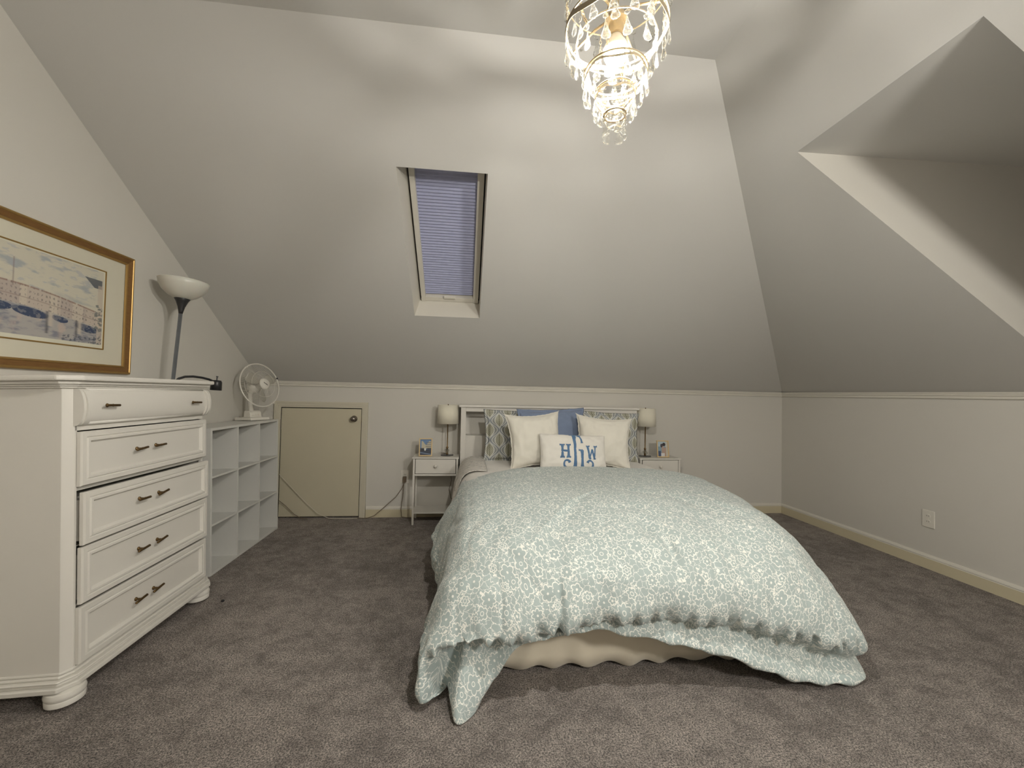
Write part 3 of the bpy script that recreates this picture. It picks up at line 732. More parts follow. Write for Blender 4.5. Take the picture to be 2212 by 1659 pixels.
# ------------------------------------------------------------------ bed frame with storage headboard
bed = thing('bed', 'white bed with open shelf headboard against the knee wall', 'bed', (.78, 2.8, 0))
hx0, hx1, hy0, hy1, hz = -.040, 1.600, 3.765, 3.955, 1.055
hbm = MB()
hbm.box(hx0, hx0 + .045, hy0, hy0 + .02, 0, hz - .022).box(hx1 - .045, hx1, hy0, hy0 + .02, 0, hz - .022)
hbm.box(hx0 + .045, hx1 - .045, hy0, hy0 + .02, hz - .060, hz - .022)
hbm.box(hx0, hx0 + .018, hy0 + .02, hy1, 0, hz - .022).box(hx1 - .018, hx1, hy0 + .02, hy1, 0, hz - .022)
hbd = mk('headboard', hbm, MT['white'], bed, bevel=.0015)
mk('headboard_top', MB().box(hx0 - .018, hx1 + .018, hy0 - .018, hy1 + .01, hz - .022, hz), MT['white'], hbd, bevel=.003)
mk('back_panel', MB().box(hx0 + .018, hx1 - .018, hy1 - .012, hy1 - .002, .05, hz - .022), MT['white'], hbd)
mk('headboard_shelf', MB().box(hx0 + .018, hx1 - .018, hy0 + .03, hy1 - .012, .760, .778), MT['white'], hbd, bevel=.001)
mk('lower_panel', MB().box(hx0 + .045, hx1 - .045, hy0 + .03, hy0 + .042, .05, .760), MT['white'], hbd)
mk('side_rail', MB().box(.005, .025, 1.80, hy0, .16, .28), MT['white'], bed)
mk('side_rail', MB().box(1.535, 1.555, 1.80, hy0, .16, .28), MT['white'], bed)
for x, y in ((.04, 1.86), (1.52, 1.86), (.78, 2.8)): mk('leg', MB().box(x - .025, x + .025, y - .025, y + .025, 0, .16), MT['white'], bed)
def rbox_pillow(x0, x1, y0, y1, z0, z1): return MB().box(x0, x1, y0, y1, z0, z1)
tag(mk('box_spring', MB().box(.04, 1.52, 1.86, 3.735, .285, .40), MT['sheet'], bevel=.02), 'box spring hidden beneath the mattress', 'box spring')
tag(mk('mattress', MB().prism([(.17, 1.83), (1.39, 1.83), (1.49, 1.87), (1.525, 1.97), (1.525, 3.745), (.035, 3.745), (.035, 1.97), (.07, 1.87)], .402, .570, 'z'), MT['sheet'], bevel=.03), 'white mattress on the bed, showing at the pillows', 'mattress')
# white sheet and quilt turned over the mattress edge by the pillows
G = []
prof = [(-.030, .16), (-.048, .22), (-.040, .30), (-.044, .38), (-.030, .46), (-.012, .53), (.02, .572), (.07, .590), (.16, .596), (.45, .594), (.78, .592), (1.1, .594), (1.40, .596), (1.49, .590), (1.54, .572), (1.575, .53), (1.59, .46), (1.60, .38), (1.60, .30), (1.605, .22)]
for i in range(41):
    y = 2.70 + 1.035 * i / 40; row = []
    for j, (x, z) in enumerate(prof):
        side = 1 if (j < 6 or j > 13) else 0
        row.append((x + side * .012 * math.sin(y * 34 + j * .5) * (1 if j < 6 else -1), y, z + (.006 * math.sin(y * 23 + x * 9) if not side else 0)))
    G.append(row)
tag(mk('bed_sheet', MB().grid(G), [MT['sheet']], smooth=True, sub=2, solid=.006), 'rumpled white sheet covering the mattress around the pillows', 'sheet')
G = []
for i in range(60):
    y = 2.98 + .70 * i / 59; w = .016 * math.sin(y * 30) + .006 * math.sin(y * 71)
    G.append([(-.062 + w, y, .10 + .04 * math.sin(y * 9)), (-.078 + w, y, .22), (-.070 + w * .9, y, .36), (-.052 + w * .6, y, .48), (-.022 + w * .3, y, .565), (.03, y, .604 + w * .2), (.10, y, .612 + w * .1), (.17, y, .606)])
tag(mk('bed_quilt', MB().grid(G), MT['quilt'], smooth=True, sub=1, solid=.006), 'white scroll patterned quilt edge hanging beside the left nightstand', 'quilt')
# ruffled bed skirt
G = []
path = [(-.002, 3.70), (-.004, 1.80), (.02, 1.765), (1.54, 1.765), (1.562, 1.80), (1.562, 3.70)]
segs = []
for k in range(len(path) - 1):
    a, b = Vector(path[k]), Vector(path[k + 1]); n = max(2, int((b - a).length / .008)); nrm = Vector((-(b - a).y, (b - a).x)).normalized()
    for i in range(n): segs.append((a + (b - a) * i / n, -nrm))
for i, (p, nrm) in enumerate(segs):
    s_ = i * .008; row = []
    f = .5 + .5 * math.sin(s_ * 21 + 2.1 * math.sin(s_ * 5.3))
    for j, z in enumerate((.284, .24, .19, .14, .10, .06, .025)):
        w = .004 + (.014 * f * (.5 + .5 * math.sin(s_ * 3.1)) + .003 * math.sin(s_ * 55)) * (.2 + .8 * j / 6)
        w -= .02 if i in () else 0
        q = p - nrm * (-w) ; row.append((q.x, q.y, z + (.010 * math.sin(s_ * 40) - .010 if j == 6 else 0)))
    G.append(row)
tag(mk('bed_skirt', MB().grid(G), MT['skirt'], smooth=True, solid=.002), 'cream ruffled bed skirt showing beneath the floral duvet', 'bed skirt')

# ------------------------------------------------------------------ duvet
# each spoke runs from the middle of the bed over the edge, around the puffed rim and down to the hem
def duvet():
    S = []
    def L(y, sp, mid, sh, sd, bl, rim, no, lo, tk): S.append([(.78, max(y, 2.25) if sp is None else sp, .648), mid, sh, sd, bl, rim, no, lo, tk])
    H = 2.93
    # left side, head to foot
    S.append([(.78, H, .652), (.40, H, .640), (.04, H, .560), (-.05, H - .01, .45), (-.095, H - .02, .34), (-.115, H - .02, .28), (-.110, H - .02, .25), (-.120, H - .02, .20), (-.07, H - .01, .18)])
    S.append([(.78, 2.78, .652), (.38, 2.78, .655), (.04, 2.76, .585), (-.07, 2.74, .45), (-.150, 2.72, .32), (-.190, 2.70, .24), (-.185, 2.70, .20), (-.195, 2.70, .14), (-.10, 2.71, .12)])
    S.append([(.78, 2.62, .652), (.36, 2.60, .655), (.04, 2.56, .600), (-.065, 2.54, .47), (-.130, 2.52, .31), (-.160, 2.51, .20), (-.150, 2.51, .17), (-.160, 2.51, .11), (-.09, 2.51, .10)])
    S.append([(.78, 2.50, .652), (.36, 2.44, .655), (.05, 2.38, .605), (-.045, 2.34, .48), (-.095, 2.31, .33), (-.115, 2.29, .21), (-.105, 2.28, .17), (-.115, 2.28, .10), (-.06, 2.28, .09)])
    S.append([(.78, 2.40, .652), (.36, 2.30, .652), (.05, 2.18, .600), (-.045, 2.12, .47), (-.090, 2.08, .32), (-.110, 2.06, .20), (-.100, 2.05, .15), (-.115, 2.05, .07), (-.05, 2.05, .06)])
    S.append([(.78, 2.34, .652), (.38, 2.18, .655), (.05, 2.00, .600), (-.05, 1.90, .46), (-.095, 1.86, .30), (-.125, 1.84, .18), (-.115, 1.83, .13), (-.130, 1.83, .04), (-.06, 1.84, .03)])
    S.append([(.78, 2.31, .652), (.42, 2.10, .652), (.10, 1.86, .590), (-.035, 1.73, .44), (-.115, 1.67, .29), (-.150, 1.64, .19), (-.148, 1.63, .12), (-.150, 1.62, .045), (-.08, 1.66, .03)])
    # outer lobe of the near left corner
    S.append([(.78, 2.29, .652), (.44, 2.05, .650), (.13, 1.79, .575), (-.01, 1.65, .42), (-.100, 1.59, .28), (-.142, 1.565, .20), (-.142, 1.56, .12), (-.128, 1.560, .040), (-.07, 1.61, .03)])
    # cleft
    S.append([(.78, 2.28, .652), (.46, 2.03, .650), (.17, 1.755, .572), (.04, 1.61, .42), (-.055, 1.565, .27), (-.085, 1.575, .22), (-.030, 1.665, .17), (-.055, 1.640, .040), (-.01, 1.69, .03)])
    # inner lobe, its tip on the carpet
    S.append([(.78, 2.27, .652), (.48, 2.01, .650), (.21, 1.73, .572), (.10, 1.59, .42), (.020, 1.545, .28), (.005, 1.545, .250), (.020, 1.625, .215), (-.016, 1.495, .030), (.00, 1.51, .004)])
    S.append([(.78, 2.26, .652), (.51, 2.00, .650), (.28, 1.715, .575), (.18, 1.585, .43), (.110, 1.538, .30), (.095, 1.540, .252), (.095, 1.620, .220), (.060, 1.525, .030), (.07, 1.56, .006)])
    S.append([(.78, 2.26, .652), (.53, 2.00, .650), (.31, 1.713, .575), (.22, 1.585, .43), (.175, 1.537, .31), (.165, 1.543, .252), (.160, 1.615, .225), (.130, 1.590, .095), (.13, 1.64, .09)])
    # front edge
    S.append([(.78, 2.26, .652), (.55, 2.00, .637), (.36, 1.71, .548), (.28, 1.585, .42), (.245, 1.535, .32), (.235, 1.545, .255), (.230, 1.590, .235), (.215, 1.592, .195), (.21, 1.65, .21)])
    S.append([(.78, 2.25, .652), (.61, 2.00, .640), (.47, 1.71, .560), (.41, 1.585, .44), (.385, 1.540, .34), (.380, 1.550, .270), (.380, 1.590, .255), (.375, 1.585, .235), (.37, 1.65, .26)])
    S.append([(.78, 2.25, .652), (.69, 1.99, .642), (.60, 1.71, .570), (.56, 1.580, .46), (.545, 1.538, .36), (.540, 1.550, .295), (.540, 1.590, .285), (.540, 1.580, .255), (.54, 1.65, .28)])
    S.append([(.78, 2.25, .652), (.77, 1.99, .643), (.72, 1.71, .575), (.705, 1.582, .47), (.70, 1.545, .37), (.70, 1.558, .310), (.70, 1.600, .290), (.70, 1.575, .225), (.70, 1.66, .24)])
    S.append([(.78, 2.25, .652), (.86, 1.99, .643), (.86, 1.71, .575), (.86, 1.582, .47), (.86, 1.542, .365), (.86, 1.555, .296), (.86, 1.600, .270), (.865, 1.565, .190), (.86, 1.66, .20)])
    S.append([(.78, 2.25, .652), (.95, 1.99, .642), (1.00, 1.71, .570), (1.02, 1.580, .46), (1.03, 1.538, .35), (1.03, 1.550, .280), (1.03, 1.605, .245), (1.045, 1.552, .150), (1.03, 1.66, .15)])
    S.append([(.78, 2.26, .652), (1.04, 2.00, .640), (1.13, 1.72, .555), (1.17, 1.580, .44), (1.185, 1.530, .32), (1.19, 1.545, .250), (1.19, 1.605, .200), (1.215, 1.545, .085), (1.19, 1.66, .08)])
    S.append([(.78, 2.27, .652), (1.11, 2.02, .635), (1.24, 1.74, .570), (1.33, 1.585, .43), (1.335, 1.520, .28), (1.345, 1.535, .210), (1.345, 1.605, .150), (1.385, 1.540, .040), (1.36, 1.66, .03)])
    S.append([(.78, 2.29, .652), (1.16, 2.05, .645), (1.34, 1.77, .580), (1.45, 1.605, .41), (1.490, 1.530, .23), (1.505, 1.540, .165), (1.500, 1.600, .100), (1.535, 1.545, .020), (1.50, 1.66, .01)])
    # near right corner, tip on the carpet
    S.append([(.78, 2.31, .652), (1.19, 2.08, .650), (1.40, 1.81, .590), (1.53, 1.655, .40), (1.600, 1.570, .25), (1.628, 1.555, .150), (1.610, 1.600, .085), (1.660, 1.568, .014), (1.60, 1.66, .006)])
    S.append([(.78, 2.34, .652), (1.23, 2.15, .652), (1.47, 1.91, .595), (1.60, 1.765, .43), (1.670, 1.680, .26), (1.700, 1.645, .140), (1.685, 1.670, .080), (1.710, 1.645, .014), (1.64, 1.72, .01)])
    # right side, foot to head
    S.append([(.78, 2.40, .652), (1.25, 2.28, .655), (1.50, 2.08, .600), (1.64, 1.96, .47), (1.720, 1.89, .30), (1.750, 1.87, .18), (1.735, 1.87, .13), (1.755, 1.86, .04), (1.68, 1.90, .03)])
    S.append([(.78, 2.50, .652), (1.26, 2.43, .655), (1.53, 2.32, .620), (1.68, 2.24, .50), (1.755, 2.20, .34), (1.785, 2.18, .22), (1.775, 2.18, .17), (1.79, 2.18, .08), (1.70, 2.18, .07)])
    S.append([(.78, 2.62, .652), (1.26, 2.60, .655), (1.56, 2.54, .622), (1.71, 2.50, .52), (1.79, 2.48, .37), (1.82, 2.47, .27), (1.81, 2.47, .23), (1.82, 2.47, .15), (1.72, 2.47, .14)])
    S.append([(.78, 2.78, .652), (1.26, 2.77, .655), (1.57, 2.74, .622), (1.72, 2.72, .54), (1.80, 2.71, .41), (1.83, 2.70, .32), (1.82, 2.70, .29), (1.83, 2.70, .22), (1.73, 2.70, .21)])
    S.append([(.78, H, .652), (1.26, H, .640), (1.56, H, .600), (1.70, H - .01, .52), (1.77, H - .02, .42), (1.80, H - .02, .34), (1.79, H - .02, .31), (1.80, H - .02, .25), (1.71, H - .02, .24)])
    # rolled head edge before the first and after the last spoke
    def roll(sp, dy, dz): return [(p[0], p[1] + dy, max(.05, p[2] + dz)) for p in sp]
    first, last = S[0], S[-1]
    S = [roll(first, .012, -.045), roll(first, .030, -.022)] + S + [roll(last, .030, -.022), roll(last, .012, -.045)]
    A = np.array(S, float)                       # stations x 9 x 3
    def cr(A, n, axis):
        A = np.moveaxis(A, axis, 0); m = A.shape[0]
        P = np.concatenate([2 * A[:1] - A[1:2], A, 2 * A[-1:] - A[-2:-1]], 0)
        # centripetal-ish uniform Catmull-Rom
        t = np.linspace(0, m - 1 - 1e-9, n); i = np.floor(t).astype(int); f = (t - i).reshape((-1,) + (1,) * (A.ndim - 1))
        p0, p1, p2, p3 = P[i], P[i + 1], P[i + 2], P[i + 3]
        R = .5 * (2 * p1 + (p2 - p0) * f + (2 * p0 - 5 * p1 + 4 * p2 - p3) * f * f + (-p0 + 3 * p1 - 3 * p2 + p3) * f ** 3)
        return np.moveaxis(R, 0, axis)
    NU, NV = 560, 150
    Gd = cr(cr(A, NU, 0), NV, 1)
    # smooth a little along both directions
    for _ in range(6):
        Gs = Gd.copy()
        Gs[1:-1, 1:-1] = .5 * Gd[1:-1, 1:-1] + .125 * (Gd[:-2, 1:-1] + Gd[2:, 1:-1] + Gd[1:-1, :-2] + Gd[1:-1, 2:])
        Gd = Gs
    # uv: plan direction of the spoke times its length
    seg = np.linalg.norm(np.diff(Gd, axis=1), axis=2); arc_ = np.concatenate([np.zeros((NU, 1)), np.cumsum(seg, 1)], 1)
    k0, k1 = int(NV * 1.6 / 8), int(NV * 4 / 8)
    dirv = Gd[:, k1, :2] - Gd[:, k0, :2]
    for _ in range(40): dirv[1:-1] = .5 * dirv[1:-1] + .25 * (dirv[:-2] + dirv[2:])
    dirv /= np.linalg.norm(dirv, axis=1)[:, None]
    st = np.diff(Gd[..., :2], axis=1); w_ = sm(np.linalg.norm(st, axis=2) / (seg + 1e-9), .70, .93)[..., None]
    loc = st / (np.linalg.norm(st, axis=2)[..., None] + 1e-9); mixd = loc * w_ + dirv[:, None, :] * (1 - w_)
    mixd /= np.linalg.norm(mixd, axis=2)[..., None] + 1e-9
    UV = np.concatenate([Gd[:, :1, :2], Gd[:, :1, :2] + np.cumsum(mixd * seg[..., None], axis=1)], axis=1)
    # wrinkles and puffs along the surface normal
    du = np.gradient(Gd, axis=0); dv = np.gradient(Gd, axis=1); N = np.cross(dv, du); N /= np.linalg.norm(N, axis=2)[..., None] + 1e-9
    s = N[:, :NV // 3, 2].mean(); N *= np.sign(s)
    V = np.linspace(0, 1, NV)[None, :]; U_ = np.linspace(0, 1, NU)[:, None]
    along = np.concatenate([[0], np.cumsum(np.linalg.norm(np.diff(Gd[:, int(NV * .6)], axis=0), axis=1))])[:, None]
    x, y, z = Gd[..., 0], Gd[..., 1], Gd[..., 2]
    disp = .028 * (vnoise(x * 4.2 + 5, y * 4.2 + z * 4, 21, 3) - .5) * sm(V, .15, .4)
    disp += .012 * (vnoise(x * 11 + 3, y * 11 + z * 9, 22, 3) - .5)
    ridge = 1 - np.abs(2 * vnoise(x * 9 + 9, y * 2.5 + z * 3, 25, 2) - 1); disp += -.005 * np.clip(ridge - .80, 0, 1) / .2
    gath = np.exp(-((V - .625) / .060) ** 2)         # gathers along the rim seam
    g1 = np.sin(along * 150 + 6 * vnoise(along * 6, along * 0, 23, 2)) * (.4 + .9 * vnoise(along * 9, along * 0 + 3, 24, 2))
    g2 = np.sin(along * 75 + 9 * vnoise(along * 4, along * 0, 26, 2))
    disp += (.0065 * g1 + .0105 * g2) * gath
    disp += .005 * np.sin(along * 38 + 8 * vnoise(along * 3, V * 3 + along * 0, 27, 2)) * sm(V, .70, .82)
    def dent(px, py, pz, rx, ry, rz, dep):
        return -dep * np.exp(-(((x - px) / rx) ** 2 + ((y - py) / ry) ** 2 + ((z - pz) / rz) ** 2))
    disp += dent(.375, 1.56, .36, .010, .10, .10, .020) + dent(.86, 1.66, .52, .018, .08, .11, .028) + dent(.80, 1.76, .60, .035, .07, .2, .022) + dent(1.02, 1.62, .46, .016, .08, .08, .016)
    disp += dent(.93, 1.58, .38, .012, .08, .07, .014) + dent(1.22, 1.56, .32, .014, .08, .07, .014) + dent(.62, 1.56, .38, .016, .08, .05, .008)
    disp += dent(-.02, 2.55, .50, .07, .05, .12, .030) + dent(-.07, 2.35, .38, .06, .05, .10, .022) + dent(-.08, 2.05, .33, .05, .05, .12, .012)
    disp += .010 * np.sin(along * 24 + 5 * vnoise(along * 5, V * 2 + along * 0, 28, 2)) * sm(V, .40, .58) * (1 - sm(V, .64, .70))
    disp *= sm(V, .0, .12) * 1.0 + 0
    Gd = Gd + N * disp[..., None]
    Gd[..., 2] = np.maximum(Gd[..., 2], .004)
    m = MB(); m.v = [tuple(p) for p in Gd.reshape(-1, 3)]
    idx = np.arange(NU * NV).reshape(NU, NV)
    m.f = np.stack([idx[:-1, :-1], idx[1:, :-1], idx[1:, 1:], idx[:-1, 1:]], -1).reshape(-1, 4).tolist(); m.mi = [0] * len(m.f)
    m.uv = UV.reshape(-1, 2)
    return m
tag(mk('duvet', duvet(), MT['duvet'], smooth=True), 'puffy sage and white floral duvet draped over the bed to the carpet', 'duvet')

# ------------------------------------------------------------------ pillows
def pillow_fn(w, h, t, bow=.07, seed=0, puff=.42, crumple=.016):
    # returns f(u,v,side): local coordinates, x across, z up, y = -thickness towards the viewer
    def f(U, V, s):
        bx = 1 - bow * (1 - V ** 2) ; bz = 1 - bow * (1 - U ** 2)
        X = w / 2 * U * (1 - bow * (1 - V * V) * np.abs(U) ** 2); Z = h / 2 * V * (1 - bow * (1 - U * U) * np.abs(V) ** 2)
        e = np.clip((1 - U ** 2) * (1 - V ** 2), 0, 1) ** puff
        n = vnoise((U + 2) * 3, (V + 2) * 3, 40 + seed, 3) - .5
        ed = vnoise((U + 2) * 7, (V + 2) * 7, 60 + seed, 2) - .5
        Y = -s * (t / 2) * e * (1 + .22 * n) - s * crumple * ed * np.clip(e * 3, 0, 1)
        Z = Z + (.5 + .5 * V) * 0
        return np.stack([X, Y, Z + h / 2], -1)
    return f
def pillow(name, label, mat, w, h, t, loc, lean, rz=0, roll=0, trim=None, seed=0, flange=0, uvs=False, bow=.07, puff=.38, group=None, trimmat=None):
    e = Euler((lean, roll, rz), 'XYZ'); 
    root = thing(name, label, 'pillow', loc, (lean, roll, rz), group)
    f = pillow_fn(w, h, t, bow, seed, puff)
    n1, n2 = 48, 36
    m = MB(); uv = []
    for s in (1, -1):
        U, V = np.meshgrid(np.sin(np.linspace(-PI / 2, PI / 2, n1)), np.sin(np.linspace(-PI / 2, PI / 2, n2)), indexing='ij')
        P = f(U, V, s); o = len(m.v); m.v += [tuple(p) for p in P.reshape(-1, 3)]
        idx = np.arange(n1 * n2).reshape(n1, n2) + o
        fs = np.stack([idx[:-1, :-1], idx[1:, :-1], idx[1:, 1:], idx[:-1, 1:]], -1).reshape(-1, 4).tolist(); m.f += fs; m.mi += [0] * len(fs)
        uv.append(np.stack([P[..., 0] + .5, P[..., 2]], -1).reshape(-1, 2))
    m.uv = np.concatenate(uv)
    mk('pillow_case', m, mat, root, world=False, smooth=True, weld=True)
    ts = np.linspace(-1, 1, 40)[:-1]
    ring = [(a, -1) for a in ts] + [(1, a) for a in ts] + [(-a, 1) for a in ts] + [(-1, -a) for a in ts]
    RU = np.array([r[0] for r in ring]); RV = np.array([r[1] for r in ring]); E_ = f(RU, RV, 1)
    if trim == 'fringe':
        G = []; c_ = np.array([0, 0, h / 2]); m = MB()
        for i, p in enumerate(E_):
            dd = np.array([RU[i], 0, RV[i]]); dd = dd / max(.001, np.abs(dd).max()); wob = .0025 * math.sin(i * 1.9) + .002 * math.sin(i * .7)
            rad = .009 + wob * .6 + (.006 if abs(RU[i]) > .96 and abs(RV[i]) > .96 else 0)
            G.append([tuple(p - dd * .002 + np.array([0, -.002, 0])), tuple(p + dd * rad + np.array([0, -.002 + wob, 0])), tuple(p + dd * rad + np.array([0, .002 + wob, 0])), tuple(p - dd * .002 + np.array([0, .002, 0]))])
        m.grid(G, wrap=True); mk('fringe', m, trimmat or mat, root, world=False, smooth=True)
    elif trim == 'flange':
        m = MB(); G = []
        for i, p in enumerate(E_):
            dd = np.array([RU[i], 0, RV[i]]); dd = dd / max(.001, np.abs(dd).max()); wob = .005 * math.sin(i * .55 + seed) + .003 * math.sin(i * 1.3)
            G.append([tuple(p - dd * .004 + np.array([0, -.004, 0])), tuple(p + dd * flange * .5 + np.array([0, -.003 + wob * .5, 0])), tuple(p + dd * flange + np.array([0, wob, 0])), tuple(p + dd * flange * .5 + np.array([0, .003 + wob * .5, 0])), tuple(p - dd * .004 + np.array([0, .004, 0]))])
        m.grid(G, wrap=True); m.uv = np.array([(v[0] + .5, v[2]) for v in m.v])
        mk('flange', m, mat, root, world=False, smooth=True)
    elif trim == 'piping':
        m = MB().tube([tuple(p) for p in E_], .003, 6, closed=True); mk('piping', m, trimmat or mat, root, world=False, smooth=True)
    return root, f
LB = math.radians
pillow('pillow_sham', 'ogee patterned sham at the left end of the headboard', MT['sham'], .60, .41, .15, (.475, 3.52, .602), -LB(10), LB(2), 0, 'flange', 3, .022)
pillow('pillow_sham', 'ogee patterned sham at the right end of the headboard', MT['sham'], .60, .41, .15, (1.195, 3.52, .602), -LB(10), -LB(2), LB(3), 'flange', 5, .022)
pillow('blue_pillow', 'denim blue square pillow standing behind the ivory ones', MT['blue'], .54, .44, .15, (.730, 3.370, .602), -LB(14), 0, -LB(2), 'flange', 7, .020)
pillow('ivory_pillow', 'ivory square pillow with fringed edge, the left of the pair', MT['linen'], .425, .420, .16, (.565, 3.165, .604), -LB(16), LB(6), -LB(4), 'fringe', 9, bow=.13, trimmat=MT['linen'])
pillow('ivory_pillow', 'ivory square pillow with fringed edge, the right of the pair', MT['linen'], .430, .400, .16, (1.070, 3.165, .604), -LB(16), -LB(8), LB(4), 'fringe', 11, bow=.13, trimmat=MT['linen'])
lr, lf = pillow('lumbar_pillow', 'white rectangular pillow with blue monogram in front of the others', MT['lumbar'], .505, .285, .13, (.805, 3.018, .590), -LB(20), 0, LB(1.5), 'piping', 13, bow=.035, puff=.36)

# monogram: strokes laid on the front of the pillow
def strokes_on(f, name, strokes, mat, par, w=.505, h=.285):
    m = MB()
    for pts, wd in strokes:
        P = [Vector(p) for p in pts]; Q = []
        for i in range(len(P) - 1):
            n = max(1, int((P[i + 1] - P[i]).length / .006))
            for k in range(n): Q.append(P[i] + (P[i + 1] - P[i]) * k / n)
        Q.append(P[-1]); G = []
        for i, q in enumerate(Q):
            d_ = (Q[min(i + 1, len(Q) - 1)] - Q[max(i - 1, 0)]).normalized(); nr = Vector((-d_.y, d_.x))
            ww = wd if not isinstance(wd, tuple) else wd[0] + (wd[1] - wd[0]) * abs(2 * i / max(1, len(Q) - 1) - 1) ** 3
            row = []
            for s in (-1, -.5, 0, .5, 1):
                a = q + nr * ww * s; U = np.array([a.x / (w / 2) * 1.0]); V = np.array([(a.y) / (h / 2)])
                p = f(np.clip(U, -.99, .99), np.clip(V, -.995, .995), 1)[0]
                row.append((p[0], p[1] - (.0035 if abs(s) < 1 else .0005), p[2]))
            G.append(row)
        m.grid(G)
    return mk(name, m, mat, par, world=False, smooth=True)
def arcp(cx, cy, rx, ry, a0, a1, n=14): return [(cx + rx * math.cos(a), cy + ry * math.sin(a)) for a in np.linspace(math.radians(a0), math.radians(a1), n)]
zb_ = .0
# H
Hs = [([(-.096, .052), (-.096, -.040)], (.0085, .013)), ([(-.050, .052), (-.050, -.040)], (.0085, .013)), ([(-.096, .006), (-.050, .006)], .008),
      ([(-.116, .052), (-.078, .052)], (.0045, .008)), ([(-.068, .052), (-.032, .052)], (.0045, .008)), ([(-.112, -.040), (-.080, -.040)], (.0045, .008)), ([(-.066, -.040), (-.034, -.040)], (.0045, .008))]
strokes_on(lf, 'letter_h', Hs, MT['mono'], lr)
Gs_ = [([(.0, .128), (.0, .05), (.0, -.12)], (.0095, .017)), ([(-.036, .139), (-.004, .133), (.024, .138), (.054, .134)], .0055),
       ([(.028, .133), (.044, .122), (.052, .100), (.056, .068)], (.0065, .0105)), ([(.052, .014), (.052, -.05), (.053, -.12)], (.0095, .015)), ([(.026, .014), (.060, .014)], (.0055, .008)),
       ([(0, -.12), (.026, -.134), (.053, -.12)], .008)]
strokes_on(lf, 'letter_g', Gs_, MT['mono'], lr)
Ws = [([(.098, .046), (.110, -.044)], (.0075, .011)), ([(.110, -.044), (.131, .022)], .005), ([(.131, .022), (.146, -.044)], .0075), ([(.146, -.044), (.159, .046)], .0055),
      ([(.084, .046), (.114, .046)], (.0045, .008)), ([(.146, .046), (.172, .046)], (.0045, .008)), ([(.102, -.046), (.119, -.046)], .0062), ([(.137, -.046), (.156, -.046)], .0062)]
strokes_on(lf, 'letter_w', Ws, MT['mono'], lr)
for _c in ((arcp(-.062, -.090, .022, .028, 20, 250)), (arcp(.112, -.090, .022, .028, 160, -70))): strokes_on(lf, 'scroll_ornament', [(_c, (.007, .011))], MT['mono'], lr)

# ------------------------------------------------------------------ nightstands
def nightstand(cx, label):
    t = thing('nightstand', label, 'nightstand', (cx, 3.835, 0), group='white nightstands')
    w, d0, d1, H_ = .196, -.112, .112, .590
    mk('top', MB().box(-w - .006, w + .006, d0 - .006, d1 + .002, H_ - .014, H_), MT['white'], t, world=False, bevel=.002)
    for x in (-w + .009, w - .009):
        for y in (d0 + .009, d1 - .009):
            mk('leg', MB().box(x - .0085, x + .0085, y - .0085, y + .0085, 0, H_ - .014), MT['white'], t, world=False, bevel=.0015)
    mk('side_panel', MB().box(-w + .002, -w + .014, d0 + .018, d1 - .018, .43, H_ - .014), MT['white'], t, world=False)
    mk('side_panel', MB().box(w - .014, w - .002, d0 + .018, d1 - .018, .43, H_ - .014), MT['white'], t, world=False)
    mk('rail', MB().box(-w + .018, w - .018, d0 + .001, d0 + .016, .428, .444), MT['white'], t, world=False)
    mk('back_rail', MB().box(-w + .018, w - .018, d1 - .012, d1 - .004, .428, H_ - .014), MT['white'], t, world=False)
    dd = mk('drawer', MB().box(-w + .023, w - .023, d0 - .004, d0 + .012, .449, H_ - .018).box(-w + .03, w - .03, d0 + .012, d1 - .02, .455, .54), MT['white'], t, world=False, bevel=.001)
    mk('knob', MB().lathe([(0, d0 - .030), (.010, d0 - .029), (.0150, d0 - .022), (.0130, d0 - .013), (.007, d0 - .009), (.007, d0 - .004)], (0, 0, .515), 20, 'y'), MT['plastic'], dd, world=False, smooth=True)
    mk('lower_shelf', MB().box(-w + .003, w - .003, d0 + .004, d1 - .004, .098, .110), MT['white'], t, world=False, bevel=.001)
    return t
nightstand(-.250, 'white one drawer nightstand standing between attic door and bed')
nightstand(1.816, 'white one drawer nightstand on the right side of the bed')

